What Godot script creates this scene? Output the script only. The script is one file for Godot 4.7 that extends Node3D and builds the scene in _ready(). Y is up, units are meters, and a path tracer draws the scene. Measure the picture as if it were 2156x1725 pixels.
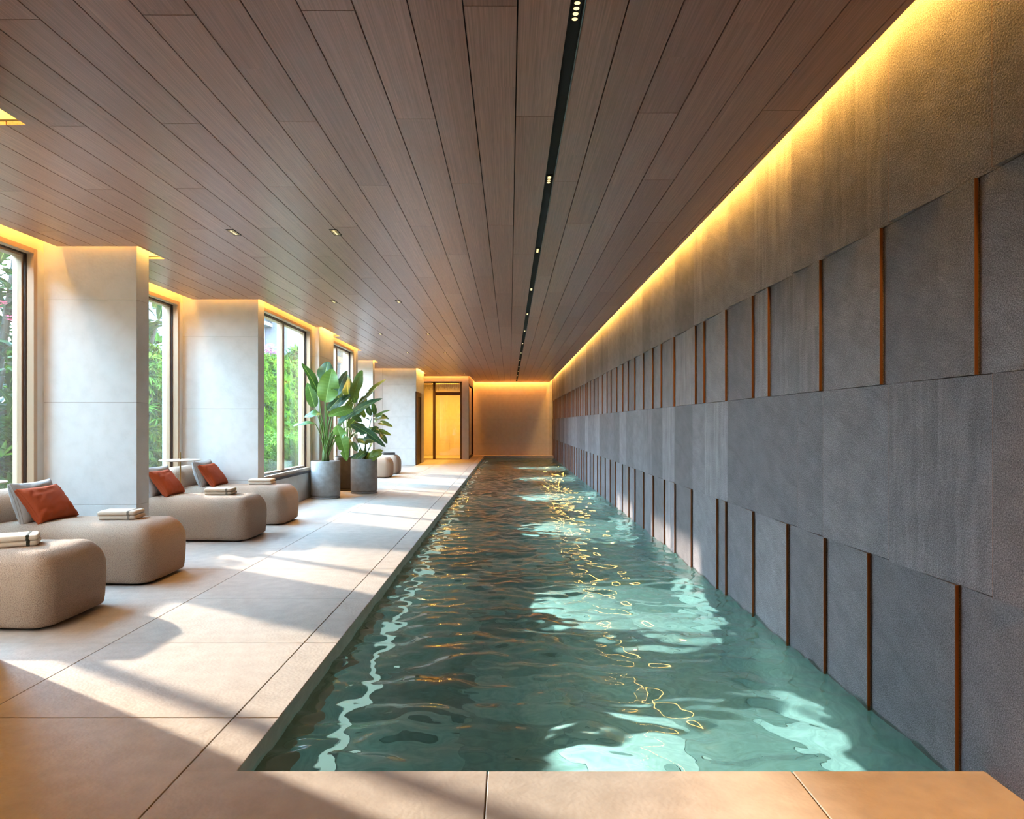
extends Node3D
# Indoor lap pool with stone wall, plank ceiling, window bays and loungers.
# x to the right, y up, depth d runs away from the camera (z = -d). Deck level y = 0.

const CEIL := 2.77
const POOL_L := -0.942
const POOL_R := 1.64
const POOL_N := 2.378
const POOL_F := 25.6
const WATER := -0.085
const FLOOR_P := -1.45
const WALL_X := 1.66

var M := {}
var used := {}
var rng := RandomNumberGenerator.new()

# ---------------------------------------------------------------- start
func _ready() -> void:
	rng.seed = 7
	camera_and_sky()
	materials()
	shell()
	ceiling()
	right_wall()
	left_side()
	end_of_room()
	pool()
	cove_lights()
	ceiling_lights()
	loungers()
	side_tables()
	plants()
	garden()

func camera_and_sky() -> void:
	var cam := Camera3D.new()
	cam.name = "camera"
	cam.projection = Camera3D.PROJECTION_FRUSTUM
	cam.near = 0.05
	cam.far = 300.0
	cam.size = 0.05 * 1725.0 / 1450.0
	cam.frustum_offset = Vector2(0.05 * 4.7 / 1450.0, 0.05 * 29.5 / 1450.0)
	cam.position = Vector3(0, 1.2, 0)
	add_child(cam)
	cam.current = true
	var env := Environment.new()
	env.background_mode = Environment.BG_SKY
	var sky := Sky.new()
	var sm := ProceduralSkyMaterial.new()
	sm.sky_top_color = Color(0.56, 0.72, 0.84)
	sm.sky_horizon_color = Color(0.86, 0.92, 0.95)
	sm.ground_bottom_color = Color(0.30, 0.33, 0.26)
	sm.ground_horizon_color = Color(0.55, 0.58, 0.52)
	sm.sky_energy_multiplier = 5.1
	sm.ground_energy_multiplier = 1.6
	sky.sky_material = sm
	env.sky = sky
	env.tonemap_mode = Environment.TONE_MAPPER_LINEAR
	env.tonemap_exposure = 1.3
	env.sdfgi_enabled = true
	env.ssao_enabled = true
	env.ssil_enabled = true
	var we := WorldEnvironment.new()
	we.name = "world_environment"
	we.environment = env
	add_child(we)
	var sun := DirectionalLight3D.new()
	sun.name = "sun"
	sun.light_color = Color(1.0, 0.95, 0.87)
	sun.light_energy = 3.25
	sun.light_angular_distance = 1.5
	sun.shadow_enabled = true
	sun.sky_mode = DirectionalLight3D.SKY_MODE_LIGHT_ONLY
	add_child(sun)
	sun.look_at_from_position(Vector3.ZERO, Vector3(0.775, -0.391, 0.496), Vector3.UP)

# ---------------------------------------------------------------- helpers
func numbered(n: String) -> String:
	if used.has(n):
		used[n] += 1
		return "%s_%03d" % [n, used[n]]
	used[n] = 0
	return n

func mi(called: String, mesh: Mesh, mat: Material, parent: Node = null) -> MeshInstance3D:
	var o := MeshInstance3D.new()
	o.mesh = mesh
	o.material_override = mat
	if parent == null:
		o.name = numbered(called)
		add_child(o)
	else:
		o.name = called
		parent.add_child(o, true)
	return o

func base(called: String, at := Vector3.ZERO, turn := 0.0) -> Node3D:
	var o := Node3D.new()
	o.name = numbered(called)
	add_child(o)
	o.position = at
	o.rotation.y = turn
	return o

func tag(o: Node, label: String, category: String, group := "", kind := "") -> void:
	o.set_meta("label", label)
	o.set_meta("category", category)
	if group != "":
		o.set_meta("group", group)
	if kind != "":
		o.set_meta("kind", kind)

func struct(o: Node, label := "", category := "") -> Node:
	o.set_meta("kind", "structure")
	if label != "":
		o.set_meta("label", label)
	if category != "":
		o.set_meta("category", category)
	return o

func tool() -> SurfaceTool:
	var st := SurfaceTool.new()
	st.begin(Mesh.PRIMITIVE_TRIANGLES)
	return st

func flat() -> SurfaceTool:
	var st := tool()
	st.set_smooth_group(-1)
	return st

func done(st: SurfaceTool) -> ArrayMesh:
	st.generate_normals()
	return st.commit()

func tri(st: SurfaceTool, a: Vector3, b: Vector3, c: Vector3, inside: Vector3) -> void:
	var n := (a - c).cross(a - b)
	if n.dot((a + b + c) / 3.0 - inside) < 0.0:
		var t := b
		b = c
		c = t
	st.add_vertex(a)
	st.add_vertex(b)
	st.add_vertex(c)

func quad(st: SurfaceTool, a: Vector3, b: Vector3, c: Vector3, d: Vector3, inside: Vector3) -> void:
	tri(st, a, b, c, inside)
	tri(st, a, c, d, inside)

# a box between two corners; a bevel gives chamfered edges
func box(st: SurfaceTool, lo: Vector3, hi: Vector3, bev := 0.0) -> void:
	var c := (lo + hi) / 2.0
	var h := (hi - lo).abs() / 2.0
	bev = minf(bev, minf(h.x, minf(h.y, h.z)) * 0.9)
	var p := func(a: int, s: Vector3) -> Vector3:
		var e := h - Vector3(bev, bev, bev)
		e[a] = h[a]
		return c + e * s
	for a in 3:
		var b := (a + 1) % 3
		var g := (a + 2) % 3
		for s in [-1.0, 1.0]:
			var cs: Array = []
			for uv in [[-1.0, -1.0], [1.0, -1.0], [1.0, 1.0], [-1.0, 1.0]]:
				var v := Vector3.ZERO
				v[a] = s
				v[b] = uv[0]
				v[g] = uv[1]
				cs.append(p.call(a, v))
			quad(st, cs[0], cs[1], cs[2], cs[3], c)
			if bev > 0.0:
				for s2 in [-1.0, 1.0]:
					var v1 := Vector3.ZERO
					v1[a] = s
					v1[b] = s2
					v1[g] = -1.0
					var v2 := v1
					v2[g] = 1.0
					quad(st, p.call(a, v1), p.call(b, v1), p.call(b, v2), p.call(a, v2), c)
	if bev > 0.0:
		for i in 8:
			var v := Vector3(1.0 if i & 1 else -1.0, 1.0 if i & 2 else -1.0, 1.0 if i & 4 else -1.0)
			tri(st, p.call(0, v), p.call(1, v), p.call(2, v), c)

# box given as x range, y range, depth range
func bxd(st: SurfaceTool, x0: float, x1: float, y0: float, y1: float, d0: float, d1: float, bev := 0.0) -> void:
	box(st, Vector3(x0, y0, -d1), Vector3(x1, y1, -d0), bev)

func one_box(x0: float, x1: float, y0: float, y1: float, d0: float, d1: float, bev := 0.0) -> ArrayMesh:
	var st := flat()
	bxd(st, x0, x1, y0, y1, d0, d1, bev)
	return done(st)

# box node whose mesh is centred on its own origin (so that object-space grain differs in place only)
var box_cache := {}
func centred(called: String, x0: float, x1: float, y0: float, y1: float, d0: float, d1: float, bev: float, mat: Material, parent: Node) -> MeshInstance3D:
	var s := Vector3(x1 - x0, y1 - y0, d1 - d0)
	var key := "%.4f_%.4f_%.4f_%.4f" % [s.x, s.y, s.z, bev]
	if not box_cache.has(key):
		var st := flat()
		box(st, -s / 2.0, s / 2.0, bev)
		box_cache[key] = done(st)
	var o := mi(called, box_cache[key], mat, parent)
	o.position = Vector3((x0 + x1) / 2.0, (y0 + y1) / 2.0, -(d0 + d1) / 2.0)
	return o

# a tube along points with a radius at each
func tube(st: SurfaceTool, pts: Array, radii: Array, sides := 8) -> void:
	var rings: Array = []
	var up := Vector3(0.13, 0.2, 1).normalized()
	for i in pts.size():
		var t: Vector3 = (pts[mini(i + 1, pts.size() - 1)] - pts[maxi(i - 1, 0)]).normalized()
		var u := up.cross(t)
		if u.length() < 0.01:
			u = Vector3.RIGHT.cross(t)
		u = u.normalized()
		var w := t.cross(u)
		var ring: Array = []
		for k in sides:
			var a := TAU * k / sides
			ring.append(pts[i] + (u * cos(a) + w * sin(a)) * radii[i])
		rings.append(ring)
	for i in pts.size() - 1:
		var mid: Vector3 = (pts[i] + pts[i + 1]) / 2.0
		for k in sides:
			var k2 := (k + 1) % sides
			quad(st, rings[i][k], rings[i][k2], rings[i + 1][k2], rings[i + 1][k], mid)
	for e in [0, pts.size() - 1]:
		var inner: Vector3 = pts[1] if e == 0 else pts[pts.size() - 2]
		for k in sides:
			tri(st, pts[e], rings[e][k], rings[e][(k + 1) % sides], inner)

# turned shape: profile of (radius, height) pairs from bottom to top
func lathe(st: SurfaceTool, prof: Array, sides := 40) -> void:
	for i in prof.size() - 1:
		var a: Vector2 = prof[i]
		var b: Vector2 = prof[i + 1]
		for k in sides:
			var t0 := TAU * k / sides
			var t1 := TAU * (k + 1) / sides
			var p0 := Vector3(a.x * cos(t0), a.y, a.x * sin(t0))
			var p1 := Vector3(a.x * cos(t1), a.y, a.x * sin(t1))
			var q0 := Vector3(b.x * cos(t0), b.y, b.x * sin(t0))
			var q1 := Vector3(b.x * cos(t1), b.y, b.x * sin(t1))
			# outward side lies to the right of the profile's direction
			var n2 := Vector2(b.y - a.y, -(b.x - a.x))
			var m := (p0 + p1 + q0 + q1) / 4.0
			var out := Vector3(cos((t0 + t1) / 2.0) * n2.x, n2.y, sin((t0 + t1) / 2.0) * n2.x)
			if a.x > 1e-5:
				tri(st, p0, p1, q1, m - out)
			if b.x > 1e-5:
				tri(st, p0, q1, q0, m - out)

# soft upholstered block standing on y = 0, centred in x and z
func soft_block(hx: float, h: float, hz: float, r_top: float, r_bot: float, r_plan: float, bulge: float, n := 22, seed_ := 1) -> ArrayMesh:
	var noise := FastNoiseLite.new()
	noise.seed = seed_
	noise.frequency = 2.6
	var st := tool()
	var half := Vector3(hx, h / 2.0, hz)
	var f := func(p: Vector3) -> Vector3:
		var r := Vector3(r_plan, r_top if p.y > 0.0 else r_bot, r_plan)
		var pos := p * half
		var q := Vector3(clampf(pos.x, -(half.x - r.x), half.x - r.x), clampf(pos.y, -(half.y - r_bot), half.y - r_top), clampf(pos.z, -(half.z - r.z), half.z - r.z))
		var u := (pos - q) / r
		if u.length() > 1e-6:
			pos = q + u.normalized() * r
		var t := (pos.y + half.y) / h
		var k := 1.0 + bulge * (1.0 - pow(absf(t - 0.46) / 0.54, 2.0))
		var w := noise.get_noise_3dv(pos * 1.0) * 0.008
		pos.x = pos.x * 1.0 + signf(pos.x) * (k - 1.0) * minf(absf(pos.x), 0.42)
		pos.z *= k
		if t > 0.02:
			pos += (pos - Vector3(pos.x * 0.7, 0, pos.z * 0.5)).normalized() * w
		return pos + Vector3(0, half.y, 0)
	grid_cube(st, f, n)
	return done(st)

func gather(t: float) -> float:   # gathers grid lines near the ends, where the roundings are
	return sin(t * PI / 2.0) if absf(t) < 1.0 else t

func grid_cube(st: SurfaceTool, f: Callable, n: int) -> void:
	for a in 3:
		var b := (a + 1) % 3
		var g := (a + 2) % 3
		for s in [-1.0, 1.0]:
			var pts: Array = []
			for i in n + 1:
				for j in n + 1:
					var v := Vector3.ZERO
					v[a] = s
					v[b] = gather(-1.0 + 2.0 * i / n)
					v[g] = gather(-1.0 + 2.0 * j / n)
					pts.append(f.call(v))
			for i in n:
				for j in n:
					var k := i * (n + 1) + j
					var p0: Vector3 = pts[k]
					var p1: Vector3 = pts[k + n + 1]
					var p2: Vector3 = pts[k + n + 2]
					var p3: Vector3 = pts[k + 1]
					if s > 0.0:
						for p in [p0, p2, p1, p0, p3, p2]:
							st.add_vertex(p)
					else:
						for p in [p0, p1, p2, p0, p2, p3]:
							st.add_vertex(p)

# ---------------------------------------------------------------- textures and materials
func picture(w: int, h: int, f: Callable) -> ImageTexture:
	var data := PackedByteArray()
	data.resize(w * h * 3)
	var i := 0
	for y in h:
		for x in w:
			var c: Color = f.call(x, y)
			data[i] = clampi(int(c.r * 255.0), 0, 255)
			data[i + 1] = clampi(int(c.g * 255.0), 0, 255)
			data[i + 2] = clampi(int(c.b * 255.0), 0, 255)
			i += 3
	return ImageTexture.create_from_image(Image.create_from_data(w, h, false, Image.FORMAT_RGB8, data))

func noise_tex(seed_: int, freq: float, size: int, ramp: Array, octaves := 4) -> NoiseTexture2D:
	var n := FastNoiseLite.new()
	n.seed = seed_
	n.frequency = freq
	n.fractal_octaves = octaves
	var t := NoiseTexture2D.new()
	t.width = size
	t.height = size
	t.seamless = true
	t.noise = n
	if ramp.size() > 0:
		var g := Gradient.new()
		var offs := PackedFloat32Array()
		var cols := PackedColorArray()
		for r in ramp:
			offs.append(r[0])
			cols.append(r[1])
		g.offsets = offs
		g.colors = cols
		t.color_ramp = g
	return t

func plain(c: Color, rough := 0.7, metal := 0.0) -> StandardMaterial3D:
	var m := StandardMaterial3D.new()
	m.albedo_color = c
	m.roughness = rough
	m.metallic = metal
	return m

func textured(tex: Texture2D, c: Color, scale: Vector3, rough: float, bump: Texture2D = null, bump_cm := 0.0, offset := Vector3.ZERO, world := false) -> StandardMaterial3D:
	var m := plain(c, rough)
	m.albedo_texture = tex
	m.uv1_triplanar = true
	m.uv1_world_triplanar = world
	m.uv1_triplanar_sharpness = 8.0
	m.uv1_scale = scale
	m.uv1_offset = offset
	if bump != null:
		m.heightmap_enabled = true
		m.heightmap_texture = bump
		m.heightmap_scale = bump_cm
	return m

func materials() -> void:
	# walnut plank: long grain along v
	var n1 := FastNoiseLite.new()
	n1.seed = 3
	n1.frequency = 1.0
	n1.fractal_octaves = 3
	var n2 := FastNoiseLite.new()
	n2.seed = 9
	n2.frequency = 1.0
	n2.fractal_octaves = 2
	var W := 512
	var Hh := 1024
	var wood := picture(W, Hh, func(x: int, y: int) -> Color:
		var u := float(x) / W
		var v := float(y) / Hh
		var a := u * TAU
		# mapped on a circle in u so that the sheet repeats
		var cx := cos(a) * 1.6
		var cy := sin(a) * 1.6
		var warp := n1.get_noise_3d(cx, cy, v * 2.2)
		var ring := 0.5 + 0.5 * sin((u * 11.0 + warp * 3.4) * TAU)
		var streak := n2.get_noise_3d(cx * 9.0, cy * 9.0, v * 2.5)
		var fine := n2.get_noise_3d(cx * 42.0, cy * 42.0, v * 9.0)
		var k := 0.90 + 0.045 * ring + 0.11 * streak + 0.08 * fine
		return Color(0.80 * k, 0.765 * k, 0.745 * k))
	M.wood = []
	var tones := [Color(0.885, 0.70, 0.65), Color(0.855, 0.67, 0.62), Color(0.915, 0.735, 0.685), Color(0.875, 0.69, 0.64)]
	for i in 12:
		var m := textured(wood, tones[i % 4], Vector3(1.0 / 0.66, 1.0, 1.0 / 3.1), 0.34, null, 0.0, Vector3(0.083 * i * 3.7, 0, 0.29 * i))
		m.metallic_specular = 0.5
		M.wood.append(m)
	# dark grey sandstone with soft veins and a fine sparkle
	var s1 := FastNoiseLite.new()
	s1.seed = 21
	s1.frequency = 0.012
	s1.fractal_octaves = 4
	var s2 := FastNoiseLite.new()
	s2.seed = 22
	s2.frequency = 0.006
	s2.fractal_octaves = 3
	var g1 := FastNoiseLite.new()
	g1.seed = 25
	g1.frequency = 0.33
	g1.fractal_octaves = 2
	var stone_pic := func(vert: bool) -> ImageTexture:
		return picture(640, 640, func(x: int, y: int) -> Color:
			var w := s2.get_noise_2d(x, y)
			var along := (float(x) + w * 10.0) if vert else (float(y) + float(x) * 0.45 + w * 26.0)
			var across := float(y) if vert else float(x)
			var band := s1.get_noise_2d(along * 2.6, across * 0.12 + (3.0 if vert else 90.0))
			var cloud := s1.get_noise_2d(x * 0.7, y * 0.7)
			var vein := maxf(0.0, 1.0 - absf(s2.get_noise_2d(along * 1.5, across * 0.35 + 300.0) - 0.22) * 60.0)
			var grain := g1.get_noise_2d(x, y)
			var k := 0.76 + (0.11 if vert else 0.05) * band + 0.08 * cloud + 0.10 * vein + 0.46 * grain
			return Color(k * 0.985, k * 0.975, k))
	var stone_a: ImageTexture = stone_pic.call(true)
	var stone_b: ImageTexture = stone_pic.call(false)
	var grit := noise_tex(31, 0.19, 512, [], 3)
	M.stone = []
	for i in 10:
		var tex := stone_a if i % 5 == 0 else stone_b
		var k: float = [0.0, 0.06, -0.065, 0.03, -0.04, 0.085, -0.02, 0.02, -0.08, 0.045][i]
		M.stone.append(textured(tex, Color(0.61 + k, 0.585 + k, 0.585 + k), Vector3(1, 1, 1) / 1.15, 0.62, grit, 0.12, Vector3(0.17 * i, 0.31 * i, 0.23 * i)))
	M.copper = plain(Color(0.56, 0.34, 0.175), 0.5, 0.3)
	# pale limestone of the deck
	var f1 := noise_tex(41, 0.02, 512, [[0.0, Color(0.90, 0.89, 0.88)], [1.0, Color(1, 1, 1)]], 5)
	var f2 := noise_tex(42, 0.12, 512, [], 4)
	M.deck = []
	for i in 5:
		var k: float = [0.0, 0.012, -0.012, 0.006, -0.006][i]
		var m := textured(f1, Color(0.745 + k, 0.70 + k, 0.655 + k), Vector3(1, 1, 1) / 1.4, 0.5, f2, 0.10, Vector3(0.37 * i, 0.2, 0.53 * i))
		M.deck.append(m)
	M.grout = plain(Color(0.42, 0.35, 0.24), 0.9)
	# pale wall stone
	var w1 := noise_tex(51, 0.013, 512, [[0.0, Color(0.955, 0.95, 0.945)], [0.5, Color(0.985, 0.982, 0.98)], [1.0, Color(1, 1, 1)]], 6)
	var w2 := noise_tex(52, 0.06, 512, [], 5)
	M.pale = []
	for i in 4:
		M.pale.append(textured(w1, Color(0.82, 0.80, 0.775), Vector3(1, 1, 1) / 1.3, 0.7, w2, 0.08, Vector3(0.27 * i, 0.41 * i, 0.13 * i)))
	M.plaster = plain(Color(0.86, 0.80, 0.70), 0.85)
	M.dark = plain(Color(0.045, 0.035, 0.03), 0.8)
	M.black = plain(Color(0.03, 0.03, 0.03), 0.8)
	M.steel = plain(Color(0.55, 0.54, 0.55), 0.4, 0.8)
	M.frame = plain(Color(0.70, 0.58, 0.47), 0.45, 0.1)
	M.frame_dark = plain(Color(0.21, 0.13, 0.085), 0.5, 0.2)
	M.bronze = plain(Color(0.33, 0.215, 0.13), 0.45, 0.35)
	var pane := plain(Color(0.95, 1.0, 0.98, 0.04), 0.0)
	pane.transparency = BaseMaterial3D.TRANSPARENCY_ALPHA
	M.pane = pane
	M.dark_glass = plain(Color(0.06, 0.045, 0.035), 0.08)
	# pool
	var p1 := noise_tex(61, 0.02, 512, [[0.0, Color(0.80, 0.84, 0.83)], [1.0, Color(1, 1, 1)]], 5)
	M.pool = textured(p1, Color(0.53, 0.655, 0.645), Vector3(1, 1, 1) / 1.5, 0.7)
	M.pool_tile = []
	for k in [0.0, 0.08, -0.08, 0.04, -0.13]:
		M.pool_tile.append(textured(p1, Color(0.53 + k, 0.655 + k, 0.645 + k), Vector3(1, 1, 1) / 1.5, 0.7))
	var water := plain(Color(0.82, 0.95, 0.95, 0.0), 0.0)
	water.refraction_enabled = true
	water.refraction_scale = 0.0333
	water.transparency = BaseMaterial3D.TRANSPARENCY_ALPHA
	M.water = water
	# cloth
	var b1 := noise_tex(71, 0.16, 512, [[0.0, Color(0.62, 0.60, 0.58)], [0.5, Color(0.88, 0.87, 0.86)], [1.0, Color(1, 1, 1)]], 3)
	var b2 := noise_tex(72, 0.16, 512, [], 3)
	M.boucle = textured(b1, Color(0.74, 0.635, 0.55), Vector3(1, 1, 1) / 0.62, 0.95, b2, 0.6)
	M.boucle.rim_enabled = true
	M.boucle.rim = 0.35
	M.boucle.rim_tint = 0.5
	var c1 := noise_tex(73, 0.25, 256, [[0.0, Color(0.86, 0.86, 0.86)], [1.0, Color(1, 1, 1)]], 2)
	M.grey_cloth = textured(c1, Color(0.66, 0.63, 0.61), Vector3(1, 1, 1) / 0.2, 0.9)
	M.rust_cloth = textured(c1, Color(0.655, 0.255, 0.03), Vector3(1, 1, 1) / 0.2, 0.85)
	M.rust_cloth.rim_enabled = true
	M.rust_cloth.rim = 0.3
	M.rust_cloth.rim_tint = 1.0
	M.towel = textured(c1, Color(0.86, 0.78, 0.69), Vector3(1, 1, 1) / 0.25, 0.95, b2, 0.2)
	M.towel_grey = textured(b1, Color(0.30, 0.27, 0.25), Vector3(1, 1, 1) / 0.25, 0.95, b2, 0.3)
	M.towel_stripe = plain(Color(0.46, 0.41, 0.36), 0.95)
	M.towel_band = plain(Color(0.16, 0.17, 0.13), 0.95)
	M.brass = plain(Color(0.66, 0.53, 0.33), 0.3, 0.9)
	M.white = plain(Color(0.90, 0.88, 0.85), 0.35)
	# pots and plants
	var q1 := noise_tex(81, 0.015, 512, [[0.0, Color(0.84, 0.83, 0.82)], [1.0, Color(1, 1, 1)]], 5)
	M.pot = textured(q1, Color(0.60, 0.59, 0.585), Vector3(1, 1, 1) / 0.8, 0.65)
	M.pot_brown = textured(q1, Color(0.27, 0.235, 0.215), Vector3(1, 1, 1) / 0.8, 0.7)
	M.soil = plain(Color(0.16, 0.11, 0.08), 1.0)
	M.leaf = leafy(Color(0.9, 0.9, 0.9), 0.42, 0.55)
	M.stem = plain(Color(0.36, 0.47, 0.20), 0.5)
	M.trunk = plain(Color(0.30, 0.36, 0.17), 0.6)
	M.hedge = leafy(Color(1, 1, 1), 0.6, 0.5)
	M.bark = plain(Color(0.30, 0.28, 0.25), 0.9)
	M.petal = plain(Color(0.90, 0.45, 0.58), 0.7)
	M.petal_mauve = plain(Color(0.78, 0.50, 0.72), 0.7)
	var gr := noise_tex(91, 0.05, 256, [[0.0, Color(0.6, 0.6, 0.6)], [1.0, Color(1, 1, 1)]], 4)
	M.lawn = textured(gr, Color(0.24, 0.30, 0.14), Vector3(1, 1, 1) / 2.0, 1.0)
	M.render_grey = plain(Color(0.33, 0.33, 0.37), 0.9)
	M.concrete = plain(Color(0.55, 0.545, 0.545), 0.9)
	M.rail = plain(Color(0.09, 0.09, 0.10), 0.5)
	M.curtain = plain(Color(0.46, 0.51, 0.53), 0.6)
	M.led = StandardMaterial3D.new()
	M.led.albedo_color = Color(1.0, 0.85, 0.5)
	M.led.emission_enabled = true
	M.led.emission = Color(1.0, 0.74, 0.30)
	M.led.emission_energy_multiplier = 3.0
	M.lens = StandardMaterial3D.new()
	M.lens.albedo_color = Color(1, 0.95, 0.85)
	M.lens.emission_enabled = true
	M.lens.emission = Color(1.0, 0.90, 0.62)
	M.lens.emission_energy_multiplier = 1.2
	M.added_pool_glow = StandardMaterial3D.new()  # glow of the added underwater panels and spots
	M.added_pool_glow.albedo_color = Color(0.9, 1, 1)
	M.added_pool_glow.emission_enabled = true
	M.added_pool_glow.emission = Color(0.9, 1.0, 0.95)
	M.added_pool_glow.emission_energy_multiplier = 0.05

func leafy(c: Color, rough: float, through: float) -> StandardMaterial3D:
	var m := plain(c, rough)
	m.metallic_specular = 0.5 if rough < 0.5 else 0.08
	m.vertex_color_use_as_albedo = true
	m.backlight_enabled = true
	m.backlight = Color(through, through, through * 0.6)
	m.cull_mode = BaseMaterial3D.CULL_DISABLED
	return m

# ---------------------------------------------------------------- shell: deck, roof, outer walls
func shell() -> void:
	var fl := base("floor")
	struct(fl, "pale limestone deck of large square tiles beside the pool", "floor")
	var st := flat()
	bxd(st, -4.42, POOL_L - 0.012, -0.5, -0.006, -3.2, 27.0)
	bxd(st, POOL_L - 0.012, 1.9, -0.5, -0.006, -3.2, POOL_N - 0.012)
	bxd(st, POOL_L - 0.012, 1.9, -0.5, -0.006, POOL_F + 0.012, 27.0)
	mi("grout_bed", done(st), M.grout, fl)
	var g := 0.0022
	var xs := [-4.41, -4.277, -3.227, -2.177, -1.127]
	var n := 0
	for row in range(-6, 26):
		var d0 := 2.809 + 0.956 * row
		var d1 := minf(d0 + 0.956, 26.2)
		for c in 4:
			centred("floor_tile", xs[c] + g, xs[c + 1] - g, -0.045, 0.0, d0 + g, d1 - g, 0.0012, M.deck[(n * 3 + row) % 5], fl)
			n += 1
		if row >= 0:
			centred("coping_tile", -1.127 + g, POOL_L, -0.045, 0.0, d0 + g, d1 - g, 0.003, M.deck[(n + 2) % 5], fl)
	# row in front of the pool, with the corner tile bent round the pool's corner
	var corner := flat()
	bxd(corner, -1.127 + g, POOL_L, -0.045, 0.0, POOL_N - 0.002, 2.809 - g, 0.002)
	bxd(corner, -1.127 + g, -0.077 - g, -0.045, 0.0, 1.853 + g, POOL_N, 0.002)
	mi("coping_tile", done(corner), M.deck[0], fl)
	for k in 3:
		centred("coping_tile", -0.077 + 1.05 * k + g, minf(-0.077 + 1.05 * (k + 1), 1.64) - g, -0.045, 0.0, 1.853 + g, POOL_N, 0.003, M.deck[(k * 2 + 1) % 5], fl)
	for row in range(-6, -1):
		for k in 3:
			var d0 := 2.809 + 0.956 * row
			centred("floor_tile", -1.127 + 1.05 * k + g, minf(-1.127 + 1.05 * (k + 1), 1.64) - g, -0.045, 0.0, d0 + g, d0 + 0.956 - g, 0.0012, M.deck[(k + row + 7) % 5], fl)
	for k in 3:   # far end of the pool
		centred("coping_tile", POOL_L + 0.88 * k + g, minf(POOL_L + 0.88 * (k + 1), 1.63) - g, -0.045, 0.0, POOL_F, 26.2, 0.003, M.deck[k % 5], fl)
	# wall behind the viewer, with the same pale stone
	var wf := base("wall_front")
	struct(wf, "pale stone wall behind the viewer", "wall")
	mi("wall_slab", one_box(-4.7, 2.1, -0.2, 3.2, -3.3, -3.0), M.pale[0], wf)

# left limit of the plank ceiling by depth
var cut := [
	[-3.0, 3.62, -2.545], [3.62, 6.10, -4.016], [6.10, 6.57, -3.295], [6.57, 8.71, -4.016], [8.71, 11.23, -3.165], [11.23, 12.4, -3.07],
	[12.4, 14.85, -3.195], [14.85, 17.15, -4.016], [17.15, 17.65, -3.37], [17.65, 19.65, -4.016], [19.65, 21.62, -2.62], [21.62, 22.9, -3.4], [22.9, 26.06, -1.325]]

func ceiling() -> void:
	var ce := base("ceiling")
	struct(ce, "walnut plank ceiling with dark joints", "ceiling")
	var dark := flat()
	var slab := flat()
	for s in cut:
		bxd(dark, s[2] + 0.004, 0.225, 2.7905, 2.80, s[0], s[1])
		bxd(dark, 0.287, 1.502, 2.7905, 2.80, s[0], s[1])
		bxd(slab, s[2], 0.21, 2.80, 2.99, s[0], s[1])
		bxd(slab, 0.30, 1.506, 2.80, 2.99, s[0], s[1])
	mi("joint_backing", done(dark), M.dark, ce)
	mi("ceiling_slab", done(slab), M.plaster, ce)
	var roof := flat()
	for b in [[-4.45, -3.3, 8.98], [-3.46, 8.98, 14.4], [-4.45, 14.4, 26.6]]:
		bxd(roof, b[0], 2.1, 2.99, 3.25, b[1], b[2])
	mi("roof_slab", done(roof), M.plaster, ce)
	var cols: Array = []
	for k in 21:
		var x1 := 0.0297 - 0.2059 * (k - 1)
		var x0 := 0.0297 - 0.2059 * k
		if k == 0:
			x1 = 0.229
		var ph: float = [3.52, 2.58, 4.49][k % 3]
		cols.append([x0, x1, ph + 0.0095 * k])
	var xr := [0.283, 0.443, 0.648, 0.8535, 1.059, 1.2645, 1.47, 1.506]
	for j in 7:
		var ph2: float = [4.465, 2.556, 3.50][j % 3]
		cols.append([xr[j], xr[j + 1], ph2 - 0.0095 * j])
	var n := 0
	for c in cols:
		var e: float = c[2]
		while e > -3.0:
			e -= 2.86
		while e < 26.06:
			var pieces: Array = []
			for s in cut:
				var a: float = maxf(maxf(e, s[0]), -3.0)
				var b: float = minf(minf(e + 2.86, s[1]), 26.06)
				var x0: float = maxf(c[0], s[2])
				if b - a > 0.01 and c[1] - x0 > 0.012:
					if pieces.size() > 0 and absf(pieces[-1][1] - a) < 1e-4 and absf(pieces[-1][2] - x0) < 1e-4:
						pieces[-1][1] = b
					else:
						pieces.append([a, b, x0])
			var mat: Material = M.wood[(n * 5 + int(n / 7.0)) % 12]
			if pieces.size() == 1:
				centred("plank", pieces[0][2] + 0.0028, c[1] - 0.0028, CEIL, 2.79, pieces[0][0] + 0.0016, pieces[0][1] - 0.0016, 0.0, mat, ce)
			elif pieces.size() > 1:
				var st := flat()
				var mid := Vector3((c[0] + c[1]) / 2.0, 2.78, -(e + 1.43))
				for p in pieces:
					var a2: float = p[0] + (0.0016 if p == pieces[0] else 0.0)
					var b2: float = p[1] - (0.0016 if p == pieces[-1] else 0.0)
					box(st, Vector3(p[2] + 0.0028, CEIL, -b2) - mid, Vector3(c[1] - 0.0028, 2.79, -a2) - mid)
				var o := mi("plank", done(st), mat, ce)
				o.position = mid
			n += 1
			e += 2.86

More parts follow.
